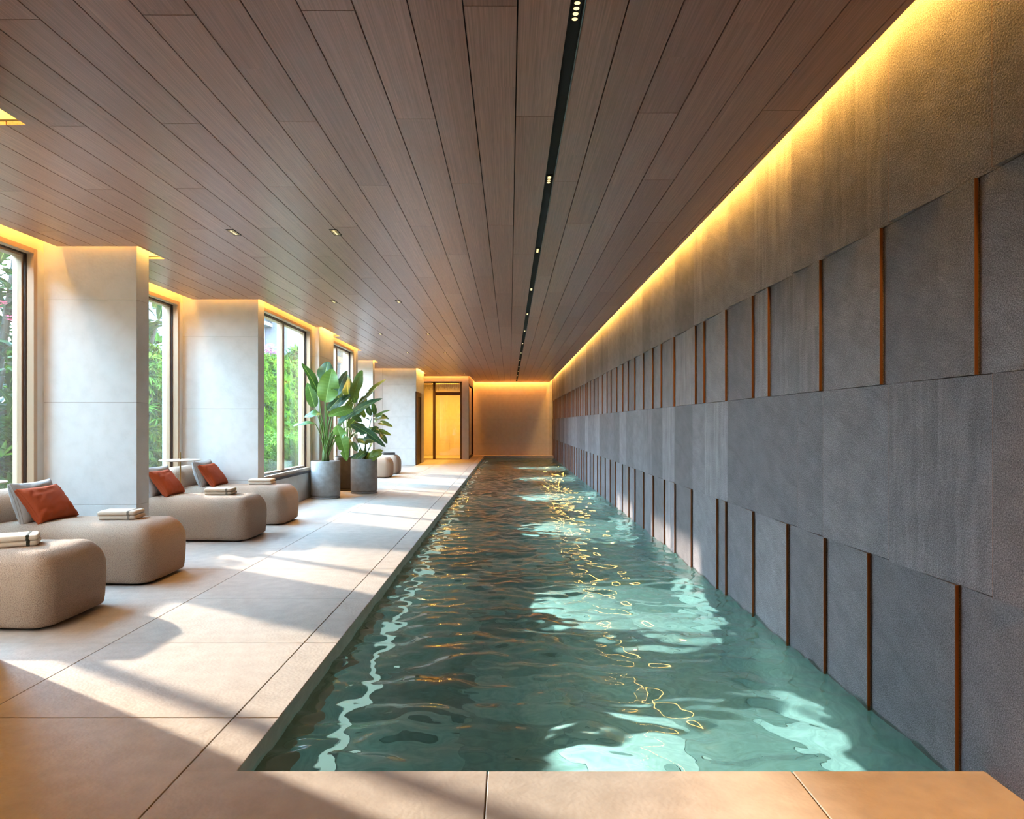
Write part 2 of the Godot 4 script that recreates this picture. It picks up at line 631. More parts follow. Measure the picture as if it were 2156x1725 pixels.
# ---------------------------------------------------------------- right wall of canted stone tiles
func right_wall() -> void:
	var wr := base("wall_right")
	struct(wr, "dark grey stone wall of canted tiles with copper edges above the pool", "wall")
	mi("wall_slab", one_box(WALL_X + 0.002, 2.1, -1.6, 3.0, -3.3, 26.6), M.stone[1], wr)
	var ys := [-0.13, 0.61, 1.37, 2.06, 2.86]
	var edges := [
		[2.515, 3.133, 3.57, 4.05, 4.62, 5.2, 5.425, 6.19, 6.81, 7.28, 7.85, 8.41, 8.99, 9.45, 10.0, 10.63],
		[2.308, 2.94, 3.557, 3.868, 4.544, 5.12, 5.72, 6.1, 6.77, 7.3, 7.85, 8.4, 9.0],
		[2.41, 3.027, 3.62, 4.341, 4.629, 5.201, 5.785, 6.053, 6.844, 7.428, 7.866, 8.42, 9.0, 9.5, 9.96, 10.52],
		[2.308, 2.94, 3.56, 3.957, 4.55, 5.1, 5.72, 6.05, 6.75, 7.3, 7.9, 8.4, 9.0]]
	var r2 := RandomNumberGenerator.new()
	r2.seed = 5
	var n := 0
	for row in 4:
		var list: Array = edges[row].duplicate()
		while list[0] > -2.9:
			list.push_front(list[0] - [0.6, 0.6, 0.3, 0.6][r2.randi() % 4])
		while list[-1] < 25.6:
			list.append(list[-1] + [0.58, 0.6, 0.3, 0.58, 0.47][r2.randi() % 5])
		list.append(26.2)
		var near_proud := row % 2 == 0
		for i in list.size() - 1:
			var d0: float = list[i]
			var d1: float = list[i + 1]
			if d1 - d0 < 0.05:
				continue
			var amp: float = [0.017, 0.026, 0.017, 0.028][row]
			var tn := (amp + 0.016) if near_proud else 0.016
			var tf := 0.016 if near_proud else (amp + 0.016)
			var y0: float = ys[row] + 0.0015
			var y1: float = ys[row + 1] - 0.0015
			var c := Vector3(WALL_X - 0.02, (y0 + y1) / 2.0, -(d0 + d1) / 2.0)
			var st := flat()
			var hl := (d1 - d0) / 2.0 - 0.001
			var hy := (y1 - y0) / 2.0
			var an := WALL_X - tn - c.x
			var af := WALL_X - tf - c.x
			var bx := WALL_X - c.x
			var v: Array = []
			for yy in [-hy, hy]:
				v.append_array([Vector3(an, yy, hl), Vector3(bx, yy, hl), Vector3(bx, yy, -hl), Vector3(af, yy, -hl)])
			for f in [[0, 1, 2, 3], [4, 5, 6, 7], [0, 1, 5, 4], [1, 2, 6, 5], [2, 3, 7, 6], [3, 0, 4, 7]]:
				quad(st, v[f[0]], v[f[1]], v[f[2]], v[f[3]], Vector3(0.008, 0, 0))
			var t := mi("stone_tile", done(st), M.stone[(n * 7 + r2.randi() % 3) % 10], wr)
			t.position = c
			# copper strip on the proud upright edge
			var zs := hl + 0.0015 if near_proud else -hl - 0.0015
			var xa := an if near_proud else af
			var cs := flat()
			box(cs, Vector3(xa - (0.0015 if near_proud else -0.001), -hy, zs - 0.0015), Vector3(xa + 0.011, hy, zs + 0.0015))
			mi("edge_strip", done(cs), M.copper, t)
			n += 1

# ---------------------------------------------------------------- left side: piers, window bays
func stone_pier(x1: float, d0: float, d1: float, label: String, x0 := -4.42) -> void:
	var p := base("pillar")
	struct(p, label, "pillar")
	var ys := [0.0, 0.473, 1.389, 2.305, 2.985]
	for i in 4:
		centred("stone_panel", x0, x1, ys[i] + 0.001, ys[i + 1] - 0.001, d0, d1, 0.0015, M.pale[i], p)
	mi("pillar_core", one_box(x0 + 0.006, x1 - 0.006, 0.0, 2.98, d0 + 0.004, d1 - 0.004), M.grout, p)

func ring(st: SurfaceTool, x0: float, x1: float, y0: float, y1: float, d0: float, d1: float, w: float, bev := 0.002) -> void:
	bxd(st, x0, x1, y0, y1, d0, d0 + w, bev)
	bxd(st, x0, x1, y0, y1, d1 - w, d1, bev)
	bxd(st, x0, x1, y0, y0 + w, d0 + w, d1 - w, bev)
	bxd(st, x0, x1, y1 - w, y1, d0 + w, d1 - w, bev)

func window_bay(n: int, xw: float, d0: float, d1: float, label: String) -> void:
	var w := base("window_%d" % n)
	struct(w, label, "window")
	var y0 := 0.45
	var y1 := 2.73
	var st := flat()
	ring(st, xw - 0.06, xw + 0.004, y0, y1, d0, d1, 0.045)
	mi("frame", done(st), M.frame, w)
	var gp := flat()
	ring(gp, xw - 0.085, xw - 0.06, y0 + 0.004, y1 - 0.004, d0 + 0.004, d1 - 0.004, 0.05)
	mi("gasket", done(gp), M.frame_dark, w)
	var mid := (d0 + d1) / 2.0
	for s in [[d0 + 0.03, mid - 0.002], [mid + 0.002, d1 - 0.03]]:
		var sh := flat()
		ring(sh, xw - 0.165, xw - 0.085, y0 + 0.03, y1 - 0.03, s[0], s[1], 0.042)
		var sash := mi("sash", done(sh), M.frame, w)
		mi("pane", one_box(xw - 0.128, xw - 0.122, y0 + 0.068, y1 - 0.068, s[0] + 0.038, s[1] - 0.038), M.pane, sash)
	mi("sill", one_box(xw - 0.17, xw + 0.03, y0 - 0.035, y0, d0, d1, 0.003), M.frame_dark, w)

func left_side() -> void:
	var wl := base("wall_left")
	struct(wl, "pale stone wall with window bays along the deck", "wall")
	# solid block near the viewer
	mi("stone_return", one_box(-4.42, -2.59, -0.1, 2.985, -3.2, 3.5, 0.002), M.pale[1], wl)
	var bays := [[-4.16, 3.5, 6.15, 3.6, 6.06], [-4.16, 6.36, 8.76, 6.46, 8.67], [-3.235, 8.98, 11.28, 9.0, 11.2], [-3.255, 12.2, 14.4, 12.25, 14.36], [-4.16, 14.6, 17.2, 14.72, 17.1], [-4.16, 17.43, 19.7, 17.55, 19.0]]
	var lab := ["tall window showing a flowering tree with large leaves", "tall window showing a striped-leaf hedge under dark foliage", "two-pane window showing green hedge, grey building and sky", "window half hidden behind the potted plants", "window in the bay beside the two farthest loungers", "window in the bay before the glazed doorway"]
	var i := 0
	for b in bays:
		var st := flat()
		bxd(st, b[0] - 0.2, b[0], -0.1, 0.415, b[1], b[2], 0.001)
		mi("sill_wall", done(st), M.pale[i % 4], wl)
		var hd := flat()
		bxd(hd, b[0] - 0.2, b[0] - 0.004, 2.73, 2.99, b[1], b[2])
		mi("head_wall", done(hd), M.plaster, wl)
		var jm := flat()
		bxd(jm, b[0] - 0.2, b[0], 0.415, 2.73, b[1], b[3])
		bxd(jm, b[0] - 0.2, b[0], 0.415, 2.73, b[4], b[2])
		mi("window_jamb", done(jm), M.pale[(i + 1) % 4], wl)
		window_bay(i + 1, b[0], b[3], b[4], lab[i])
		i += 1
	# outer skin behind the flush windows
	stone_pier(-3.333, 6.15, 6.36, "pale stone pier nearest the viewer, behind the lounger with folded towel")
	stone_pier(-3.202, 8.76, 8.98, "pale stone pier between the side table and the two-pane window")
	stone_pier(-3.12, 11.28, 12.2, "shaded stone pier behind the potted plants", -3.45)
	stone_pier(-3.22, 14.4, 14.6, "slim stone pier right beyond the window behind the plants", -3.46)
	var side := base("window_8")
	struct(side, "glass return closing the side of the farther lounger bay", "window")
	var sf := flat()
	for b in [[-3.50, -3.46, 0.0, 2.985], [-4.42, -4.34, 0.0, 2.985], [-4.34, -3.50, 0.0, 0.42], [-4.34, -3.50, 2.73, 2.985]]:
		bxd(sf, b[0], b[1], b[2], b[3], 14.46, 14.54, 0.003)
	mi("frame", done(sf), M.frame, side)
	mi("pane", one_box(-4.34, -3.50, 0.42, 2.73, 14.497, 14.503), M.pane, side)
	stone_pier(-3.42, 17.2, 17.43, "narrow pale pier showing between leaves above the plants")
	# broad pier with a dark doorway in its side
	var p := base("pillar")
	struct(p, "broad pale stone block at the far end before the glowing doorway", "pillar")
	mi("pillar_core", one_box(-4.41, -2.70, 0.0, 2.98, 19.71, 21.49), M.grout, p)
	var ys := [0.0, 0.473, 1.389, 2.305, 2.985]
	for k in 4:
		centred("stone_panel", -4.42, -3.645, ys[k] + 0.001, ys[k + 1] - 0.001, 19.7, 21.5, 0.001, M.pale[k], p)
		centred("stone_panel", -3.64, -2.701, ys[k] + 0.001, ys[k + 1] - 0.001, 19.7, 21.5, 0.001, M.pale[(k + 2) % 4], p)
	mi("side_facing", one_box(-2.70, -2.68, 2.12, 2.985, 19.7, 21.5), M.pale[0], p)
	mi("side_facing", one_box(-2.70, -2.68, 0.0, 2.12, 20.85, 21.5), M.pale[1], p)
	var dr := base("door_2")
	struct(dr, "dark brown door in the side of the broad stone block", "door")
	mi("door_leaf", one_box(-2.70, -2.69, 0.0, 1.98, 20.02, 20.72), M.frame_dark, dr)
	var fr := flat()
	bxd(fr, -2.70, -2.672, 0.0, 2.12, 19.72, 20.02, 0.003)
	bxd(fr, -2.70, -2.672, 0.0, 2.12, 20.72, 20.85, 0.003)
	bxd(fr, -2.70, -2.672, 1.98, 2.12, 20.02, 20.72, 0.003)
	mi("door_frame", done(fr), M.bronze, dr)

# ---------------------------------------------------------------- far end: glazed room and end wall
func end_of_room() -> void:
	var wb := base("wall_back")
	struct(wb, "sandy stone end wall above the far end of the pool", "wall")
	mi("wall_core", one_box(-4.42, 2.1, -0.2, 2.99, 26.215, 26.6), M.grout, wb)
	var ys := [0.0, 0.44, 1.35, 2.27, 2.985]
	var xs := [-4.42, -3.2, -2.29, -1.374, -0.44, 0.47, 1.38, 1.64]
	for i in 4:
		for j in 7:
			centred("stone_panel", xs[j] + 0.001, xs[j + 1] - 0.001, ys[i] + 0.001, ys[i + 1] - 0.001, 26.2, 26.22, 0.001, M.pale[(i + j) % 4], wb)
	mi("corner_strip", one_box(1.50, 1.60, 0.0, 2.985, 26.12, 26.2, 0.002), M.pale[2], wb)
	var wi := base("wall_inner")
	struct(wi, "stone walls round the golden lit room at the far end", "wall")
	var st := flat()
	bxd(st, -1.60, -1.374, 0.0, 2.985, 22.95, 23.12, 0.002)       # jamb right of the glazing
	bxd(st, -4.42, -1.60, 2.60, 2.985, 22.95, 23.12)              # above the glazing
	bxd(st, -3.6, -2.93, 0.0, 2.60, 22.95, 23.12)
	bxd(st, -4.42, -3.5, 0.0, 2.985, 21.5, 26.2)
	bxd(st, -1.45, -1.374, 2.55, 2.985, 23.12, 26.2)              # side, over the dark glass
	bxd(st, -1.45, -1.374, 0.0, 2.55, 25.85, 26.2)
	mi("stone_facing", done(st), M.pale[0], wi)
	mi("inner_ceiling", one_box(-3.5, -1.45, 2.66, 2.985, 23.12, 26.2), M.plaster, wi)
	var dg := base("window_7")
	struct(dg, "dark glass screen on the side of the golden lit room", "window")
	mi("pane", one_box(-1.42, -1.40, 0.03, 2.52, 23.15, 25.82), M.dark_glass, dg)
	var fr := flat()
	ring(fr, -1.44, -1.366, 0.0, 2.55, 23.12, 25.85, 0.05)
	mi("frame", done(fr), M.frame_dark, dg)
	var dr := base("door_1")
	struct(dr, "bronze framed glass door into a golden lit room", "door")
	var f := flat()
	for b in [[-2.93, -2.90, 0.0, 2.6], [-2.565, -2.48, 0.0, 2.6], [-1.655, -1.60, 0.0, 2.6]]:
		bxd(f, b[0], b[1], b[2], b[3], 22.97, 23.05, 0.003)
	bxd(f, -2.90, -1.60, 2.56, 2.60, 22.97, 23.05, 0.003)
	bxd(f, -2.90, -1.60, 0.0, 0.03, 22.97, 23.05, 0.003)
	bxd(f, -2.48, -1.655, 2.14, 2.25, 22.97, 23.05, 0.003)
	mi("frame", done(f), M.bronze, dr)
	mi("door_pane", one_box(-2.48, -1.655, 0.03, 2.14, 23.005, 23.013), M.pane, dr)
	mi("top_pane", one_box(-2.48, -1.655, 2.25, 2.56, 23.005, 23.013), M.pane, dr)
	mi("side_pane", one_box(-2.90, -2.565, 0.03, 2.56, 23.005, 23.013), M.pane, dr)
	var hs := flat()
	var r := RandomNumberGenerator.new()
	r.seed = 11
	for k in 60:
		var x := -2.9 + 0.021 * k
		bxd(hs, x, x + 0.007, 2.60 - r.randf_range(0.14, 0.30), 2.66, 23.4, 23.407)
	var fringe := mi("hanging_fringe", done(hs), M.bronze)
	tag(fringe, "thin brown strands hanging inside the top of the golden doorway", "fringe", "", "stuff")
	# lamp in that room
	var lamp := base("ceiling_lamp", Vector3(-2.3, 2.63, -24.6))
	tag(lamp, "long flat golden lamp on the ceiling behind the glass door", "lamp")
	mi("lamp_body", one_box(-0.5, 0.5, 0.005, 0.03, -0.06, 0.06, 0.004), M.bronze, lamp)
	mi("lamp_diffuser", one_box(-0.48, 0.48, -0.002, 0.005, -0.05, 0.05), M.led, lamp)
	area(lamp, Vector3(0, -0.012, 0), Vector3.DOWN, 0.96, 0.1, 12.5, Color(1.0, 0.71, 0.25))

# ---------------------------------------------------------------- pool
func pool() -> void:
	var pb := base("pool_basin")
	struct(pb, "sunken lap pool lined with grey green stone", "pool")
	mi("basin_floor", one_box(POOL_L - 0.3, WALL_X + 0.1, FLOOR_P - 0.2, FLOOR_P - 0.004, POOL_N - 0.3, POOL_F + 0.3), M.pool, pb)
	for j in 36:
		for k in 4:
			var tx := POOL_L + 0.65 * k
			var td := POOL_N + 0.6454 * j
			centred("basin_tile", tx + 0.004, minf(tx + 0.65, WALL_X - 0.014) - 0.004, FLOOR_P - 0.02, FLOOR_P, td + 0.004, td + 0.6414, 0.0, M.pool_tile[(j * 3 + k * 2 + (j * k) % 3) % 5], pb)
	# stone band between the coping and the water
	mi("coping_apron", one_box(POOL_L - 0.1, POOL_L - 0.010, -0.115, -0.052, POOL_N - 0.012, POOL_F + 0.012), M.deck[0], pb)
	mi("coping_apron", one_box(POOL_L - 0.01, WALL_X, -0.115, -0.052, POOL_F + 0.008, POOL_F + 0.1), M.deck[1], pb)
	for k in 12:   # lining slabs of the long walls
		var d0 := POOL_N + (POOL_F - POOL_N) / 12.0 * k
		var d1 := d0 + (POOL_F - POOL_N) / 12.0
		centred("lining_slab", POOL_L - 0.2, POOL_L - 0.014, FLOOR_P, -0.05, d0 + 0.001, d1 - 0.001, 0.001, M.pool, pb)
		centred("lining_slab", WALL_X - 0.012, WALL_X + 0.002, FLOOR_P, -0.125, d0 + 0.001, d1 - 0.001, 0.001, M.pool, pb)
	mi("end_slab", one_box(POOL_L, WALL_X, FLOOR_P, -0.05, POOL_N - 0.3, POOL_N - 0.01), M.pool, pb)
	mi("end_slab", one_box(POOL_L, WALL_X, FLOOR_P, -0.05, POOL_F + 0.01, POOL_F + 0.3), M.pool, pb)
	# added under water: glow strip for the bright wall band, spots imitating sun patches
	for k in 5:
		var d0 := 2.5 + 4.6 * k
		var strip_ := base("added_pool_light", Vector3(POOL_L - 0.008, FLOOR_P + 0.22, -(d0 + 2.3)))  # added panel, its glow stands in for the lit lower pool wall
		tag(strip_, "added underwater glow panel brightening the low deck-side pool wall, %s length from the near end" % ["first", "second", "third", "fourth", "fifth"][k], "light", "added underwater glow panels")
		mi("light_bar", one_box(-0.006, 0.0, -0.2, 0.2, -2.295, 2.295), M.added_pool_glow, strip_)
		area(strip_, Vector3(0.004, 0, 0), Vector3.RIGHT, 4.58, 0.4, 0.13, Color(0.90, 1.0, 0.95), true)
	var added_spot_depths := [3.95, 6.6, 10.4, 14.0, 18.0, 22.0]  # added spots, their beams stand in for sunlight refracted into the pool
	for k in 6:
		var pl := base("added_pool_lamp", Vector3(POOL_L - 0.012, -0.30, -added_spot_depths[k]))
		tag(pl, "added underwater spot standing in for sun patches, deck-side pool wall, %s from the near end" % ["first", "second", "third", "fourth", "fifth", "sixth", "seventh", "eighth"][k], "lamp", "added underwater spots")
		var bz := tool()
		lathe(bz, [Vector2(0, -0.002), Vector2(0.045, -0.002), Vector2(0.045, 0.006), Vector2(0.036, 0.008), Vector2(0, 0.008)], 24)
		var bezel := mi("bezel", done(bz), M.steel, pl)
		bezel.rotation.z = -PI / 2.0
		var ln := tool()
		lathe(ln, [Vector2(0, 0.007), Vector2(0.034, 0.007), Vector2(0.03, 0.012), Vector2(0, 0.014)], 24)
		var lens := mi("lens", done(ln), M.added_pool_glow, pl)
		lens.rotation.z = -PI / 2.0
		var sp := SpotLight3D.new()
		sp.name = "spot_light"
		sp.light_energy = 14.0
		sp.light_color = Color(1.0, 1.0, 0.96)
		sp.spot_angle = 19.0
		sp.spot_angle_attenuation = 0.4
		sp.spot_range = 30.0
		sp.spot_attenuation = 2.0
		sp.light_size = 0.03
		sp.shadow_enabled = true
		pl.add_child(sp)
		sp.position = Vector3(0.03, 0, 0)
		sp.basis = Basis.looking_at(Vector3(2.2, -1.15, 0.35), Vector3.UP)
	# water with real ripples
	var a := FastNoiseLite.new()
	a.seed = 101
	a.noise_type = FastNoiseLite.TYPE_SIMPLEX_SMOOTH
	a.frequency = 1.0
	a.fractal_type = FastNoiseLite.FRACTAL_NONE
	var nx := 128
	var nz := 1150
	var x0 := POOL_L - 0.012
	var x1 := WALL_X - 0.013
	var w := x1 - x0
	var l := POOL_F - POOL_N + 0.02
	var hh := PackedFloat32Array()
	hh.resize((nx + 1) * (nz + 1))
	for j in nz + 1:
		var d := POOL_N - 0.01 + l * j / nz
		for i in nx + 1:
			var x := x0 + w * i / nx
			hh[j * (nx + 1) + i] = 0.009 * a.get_noise_2d(x * 1.5, d * 2.0) + 0.0105 * a.get_noise_2d(x * 2.9 + 40.0, d * 4.2) + 0.0052 * a.get_noise_2d(x * 5.6 + 9.0, d * 8.0) + 0.0008 * a.get_noise_2d(x * 13.0 + 70.0, d * 17.0)
	var vs := PackedVector3Array()
	var ns := PackedVector3Array()
	var idx := PackedInt32Array()
	for j in nz + 1:
		var d := POOL_N - 0.01 + l * j / nz
		for i in nx + 1:
			var k := j * (nx + 1) + i
			vs.append(Vector3(x0 + w * i / nx, WATER + hh[k], -d))
			var dx := (hh[k + (1 if i < nx else 0)] - hh[k - (1 if i > 0 else 0)]) / (w / nx * (2.0 if i > 0 and i < nx else 1.0))
			var dz := (hh[k + (nx + 1 if j < nz else 0)] - hh[k - (nx + 1 if j > 0 else 0)]) / (l / nz * (2.0 if j > 0 and j < nz else 1.0))
			ns.append(Vector3(-dx, 1.0, dz).normalized())
	for j in nz:
		for i in nx:
			var k := j * (nx + 1) + i
			idx.append_array([k, k + nx + 1, k + 1, k + 1, k + nx + 1, k + nx + 2])
	var arr := []
	arr.resize(Mesh.ARRAY_MAX)
	arr[Mesh.ARRAY_VERTEX] = vs
	arr[Mesh.ARRAY_NORMAL] = ns
	arr[Mesh.ARRAY_INDEX] = idx
	var am := ArrayMesh.new()
	am.add_surface_from_arrays(Mesh.PRIMITIVE_TRIANGLES, arr)
	var wt := mi("pool_water", am, M.water)
	struct(wt, "rippling clear teal water filling the lap pool", "water")

# ---------------------------------------------------------------- lights
func area(parent: Node3D, at: Vector3, towards: Vector3, sx: float, sy: float, energy: float, c: Color, along_z := false) -> void:
	var l := AreaLight3D.new()
	l.name = "area_light"
	l.area_size = Vector2(sx, sy)
	l.light_energy = energy
	l.light_color = c
	l.shadow_enabled = true
	parent.add_child(l, true)
	var z := -towards.normalized()
	var x := (Vector3(0, 0, 1) if along_z else Vector3(1, 0, 0))
	x = (x - z * x.dot(z)).normalized()
	l.basis = Basis(x, z.cross(x), z)
	l.position = at

var GOLD := Color(1.0, 0.76, 0.36)
var AMBER := Color(1.0, 0.62, 0.26)

# light strip lying in a cove, from one end to the other, shining down
func strip(x0: float, x1: float, d0: float, d1: float, energy: float, towards: Vector3, label: String, y := 2.965) -> void:
	var along := d1 - d0 > x1 - x0
	var c := Vector3((x0 + x1) / 2.0, y, -(d0 + d1) / 2.0)
	var s := base("light_strip", c)
	tag(s, label, "light", "cove light strips")
	mi("light_bar", one_box(-(x1 - x0) / 2.0, (x1 - x0) / 2.0, 0.0, 0.012, -(d1 - d0) / 2.0, (d1 - d0) / 2.0), M.led, s)
	area(s, Vector3(0, -0.006, 0), towards, maxf(x1 - x0, d1 - d0), minf(x1 - x0, d1 - d0), energy, AMBER if d0 > 22.0 else GOLD, along)

func cove_lights() -> void:
	var dn := Vector3.DOWN
	var r := Vector3(0.35, -1, 0)
	for k in 6:
		var d0 := -2.8 + 4.8 * k
		var d1 := d0 + 4.79
		strip(1.545, 1.575, d0, d1, 0.8 * (d1 - d0), r, "golden cove light strip above the dark stone wall, %s" % ["first run from the viewer", "second run from the viewer", "third run from the viewer", "fourth run from the viewer", "fifth run from the viewer", "last run by the end wall"][k])
	var q := 0.40
	strip(-4.09, -4.06, 3.66, 6.05, 2.4 * q, Vector3(-0.3, -1, 0), "cove light strip over the window with the flowering tree")
	strip(-4.09, -4.06, 6.6, 8.66, 2.1 * q, Vector3(-0.3, -1, 0), "cove light strip over the window with the striped-leaf hedge")
	strip(-3.215, -3.19, 9.0, 11.2, 2.2 * q, Vector3(-0.3, -1, 0), "cove light strip over the two-pane window")
	strip(-3.24, -3.21, 12.42, 14.36, 2.0 * q, Vector3(-0.3, -1, 0), "cove light strip over the window behind the plants")
	strip(-4.09, -4.06, 14.9, 17.1, 2.2 * q, Vector3(-0.3, -1, 0), "cove light strip over the bay with the two farthest loungers")
	strip(-4.09, -4.06, 17.7, 19.6, 1.9 * q, Vector3(-0.3, -1, 0), "cove light strip over the last window bay")
	# round the piers: front, side, back
	var names := ["first pier", "second pier", "shaded pier", "slim pier", "narrow pier", "broad stone block"]
	var ps := [[-3.333, 6.15, 6.36], [-3.202, 8.76, 8.98], [-3.12, 11.28, 12.2], [-3.22, 14.4, 14.6], [-3.42, 17.2, 17.43], [-2.68, 19.7, 21.5]]
	var from := [-4.0, -4.0, -3.22, -3.3, -4.0, -4.0]
	for i in 6:
		var p: Array = ps[i]
		if i != 3:
			strip(from[i], p[0], p[1] - 0.03, p[1] - 0.016, 0.55 * (p[0] - from[i]), dn, "cove light strip along the viewer's side of the %s" % names[i])
		strip(p[0] + 0.012, p[0] + 0.026, p[1], p[2], 7.0 * (p[2] - p[1]), Vector3(-0.5, -1, 0), "cove light strip along the pool side of the %s" % names[i])
		if i in [0, 4, 3]:
			strip(-3.9 if i != 3 else -4.0, p[0] - 0.02, p[2] + 0.09, p[2] + 0.11, 0.5, dn, "cove light strip behind the %s" % names[i])
	strip(-2.575, -2.56, -1.2, 3.5, 2.3, dn, "cove light strip along the near stone block")
	strip(-3.9, -2.6, 3.53, 3.56, 1.2, dn, "cove light strip behind the near stone block")
	strip(-3.4, -1.35, 22.915, 22.93, 4.5, Vector3(0, -1, -0.15), "cove light strip above the glass door")
	strip(-1.358, -1.343, 23.0, 26.1, 1.8, dn, "cove light strip above the dark glass screen")
	strip(-1.3, 1.5, 26.09, 26.12, 6.0, Vector3(0, -1, -0.1), "cove light strip above the end wall")

func spot(parent: Node3D, energy: float, angle: float, c: Color) -> void:
	var l := SpotLight3D.new()
	l.name = "spot_light"
	l.light_energy = energy
	l.light_color = c
	l.spot_angle = angle
	l.spot_angle_attenuation = 1.0
	l.spot_range = 30.0
	l.spot_attenuation = 2.0
	l.light_size = 0.02
	l.shadow_enabled = true
	parent.add_child(l, true)
	l.rotation.x = -PI / 2.0
	l.position = Vector3(0, -0.02, 0)

func lens_row(parent: Node3D, r: float, step: float) -> void:
	for k in 4:
		var st := tool()
		lathe(st, [Vector2(0.0, -0.004), Vector2(r * 0.7, -0.003), Vector2(r, 0.0), Vector2(r, 0.003), Vector2(0, 0.003)], 16)
		var o := mi("lens", done(st), M.lens, parent)
		o.position = Vector3(0, -0.003, (k - 1.5) * step)

func ceiling_lights() -> void:
	var tr := base("track_channel", Vector3(0.255, CEIL, -11.4))
	tag(tr, "long black recessed light track running down the wooden ceiling", "light track")
	var st := flat()
	bxd(st, -0.026, -0.023, 0.0, 0.06, -14.4, 14.6)
	bxd(st, 0.023, 0.026, 0.0, 0.06, -14.4, 14.6)
	bxd(st, -0.026, 0.026, 0.05, 0.06, -14.4, 14.6)
	mi("channel", done(st), M.black, tr)
	mi("cover", one_box(-0.022, 0.022, 0.012, 0.02, -14.4, 14.6), M.black, tr)
	mi("flange", one_box(0.0245, 0.0285, -0.002, 0.004, -14.4, 14.6), M.steel, tr)
	for k in 14:
		var d := 0.81 + 1.82 * k
		var m := base("track_spotlight", Vector3(0.253, CEIL + 0.009, -d))
		var nth: String = ["above the viewer", "nearest in view", "second in view", "third in view", "fourth in view", "fifth in view", "sixth in view", "seventh in view", "eighth in view", "ninth in view", "tenth in view", "eleventh in view", "twelfth in view", "last in view"][k]
		tag(m, "four-lens spotlight in the black ceiling track, " + nth, "spotlight", "track spotlights")
		mi("housing", one_box(-0.02, 0.02, -0.004, 0.012, -0.075, 0.075, 0.002), M.black, m)
		lens_row(m, 0.0125, 0.034)
		spot(m, 0.02, 34.0, Color(1.0, 0.80, 0.48))
	for k in 8:
		var d := -0.75 + 3.2 * k
		for x in [-2.265, -1.43]:
			if d > 22.5:
				continue
			var m := base("downlight", Vector3(x, CEIL, -d))
			tag(m, "small brass edged downlight, %s row, %s" % ["window side" if x < -2.0 else "pool side", ["behind the viewer", "over the near deck", "nearest in view", "second in view", "third in view", "fourth in view", "fifth in view", "sixth in view"][k]], "downlight", "ceiling downlights")
			mi("trim", one_box(-0.032, 0.032, -0.003, 0.003, -0.085, 0.085, 0.001), M.black, m)
			mi("reflector", one_box(-0.026, 0.026, -0.0045, 0.0, -0.07, 0.07, 0.001), M.brass, m)
			lens_row(m, 0.012, 0.034)
			spot(m, 2.1 if x < -2.0 else 0.7, 30.0, Color(1.0, 0.72, 0.30))
	# two more over the near end of the pool, outside the picture
	for x in [-0.6, 1.25]:
		var m := base("downlight", Vector3(x, CEIL, -1.75))
		tag(m, "small brass edged downlight over the near coping, %s" % ("by the middle" if x < 0.0 else "by the dark stone wall"), "downlight", "ceiling downlights")
		mi("trim", one_box(-0.032, 0.032, -0.003, 0.003, -0.085, 0.085, 0.001), M.black, m)
		mi("reflector", one_box(-0.026, 0.026, -0.0045, 0.0, -0.07, 0.07, 0.001), M.brass, m)
		lens_row(m, 0.012, 0.034)
		spot(m, 4.2 if x > 0.0 else 0.9, 25.0, Color(1.0, 0.68, 0.24))

# ---------------------------------------------------------------- loungers and what lies on them
var SEAT := 0.445

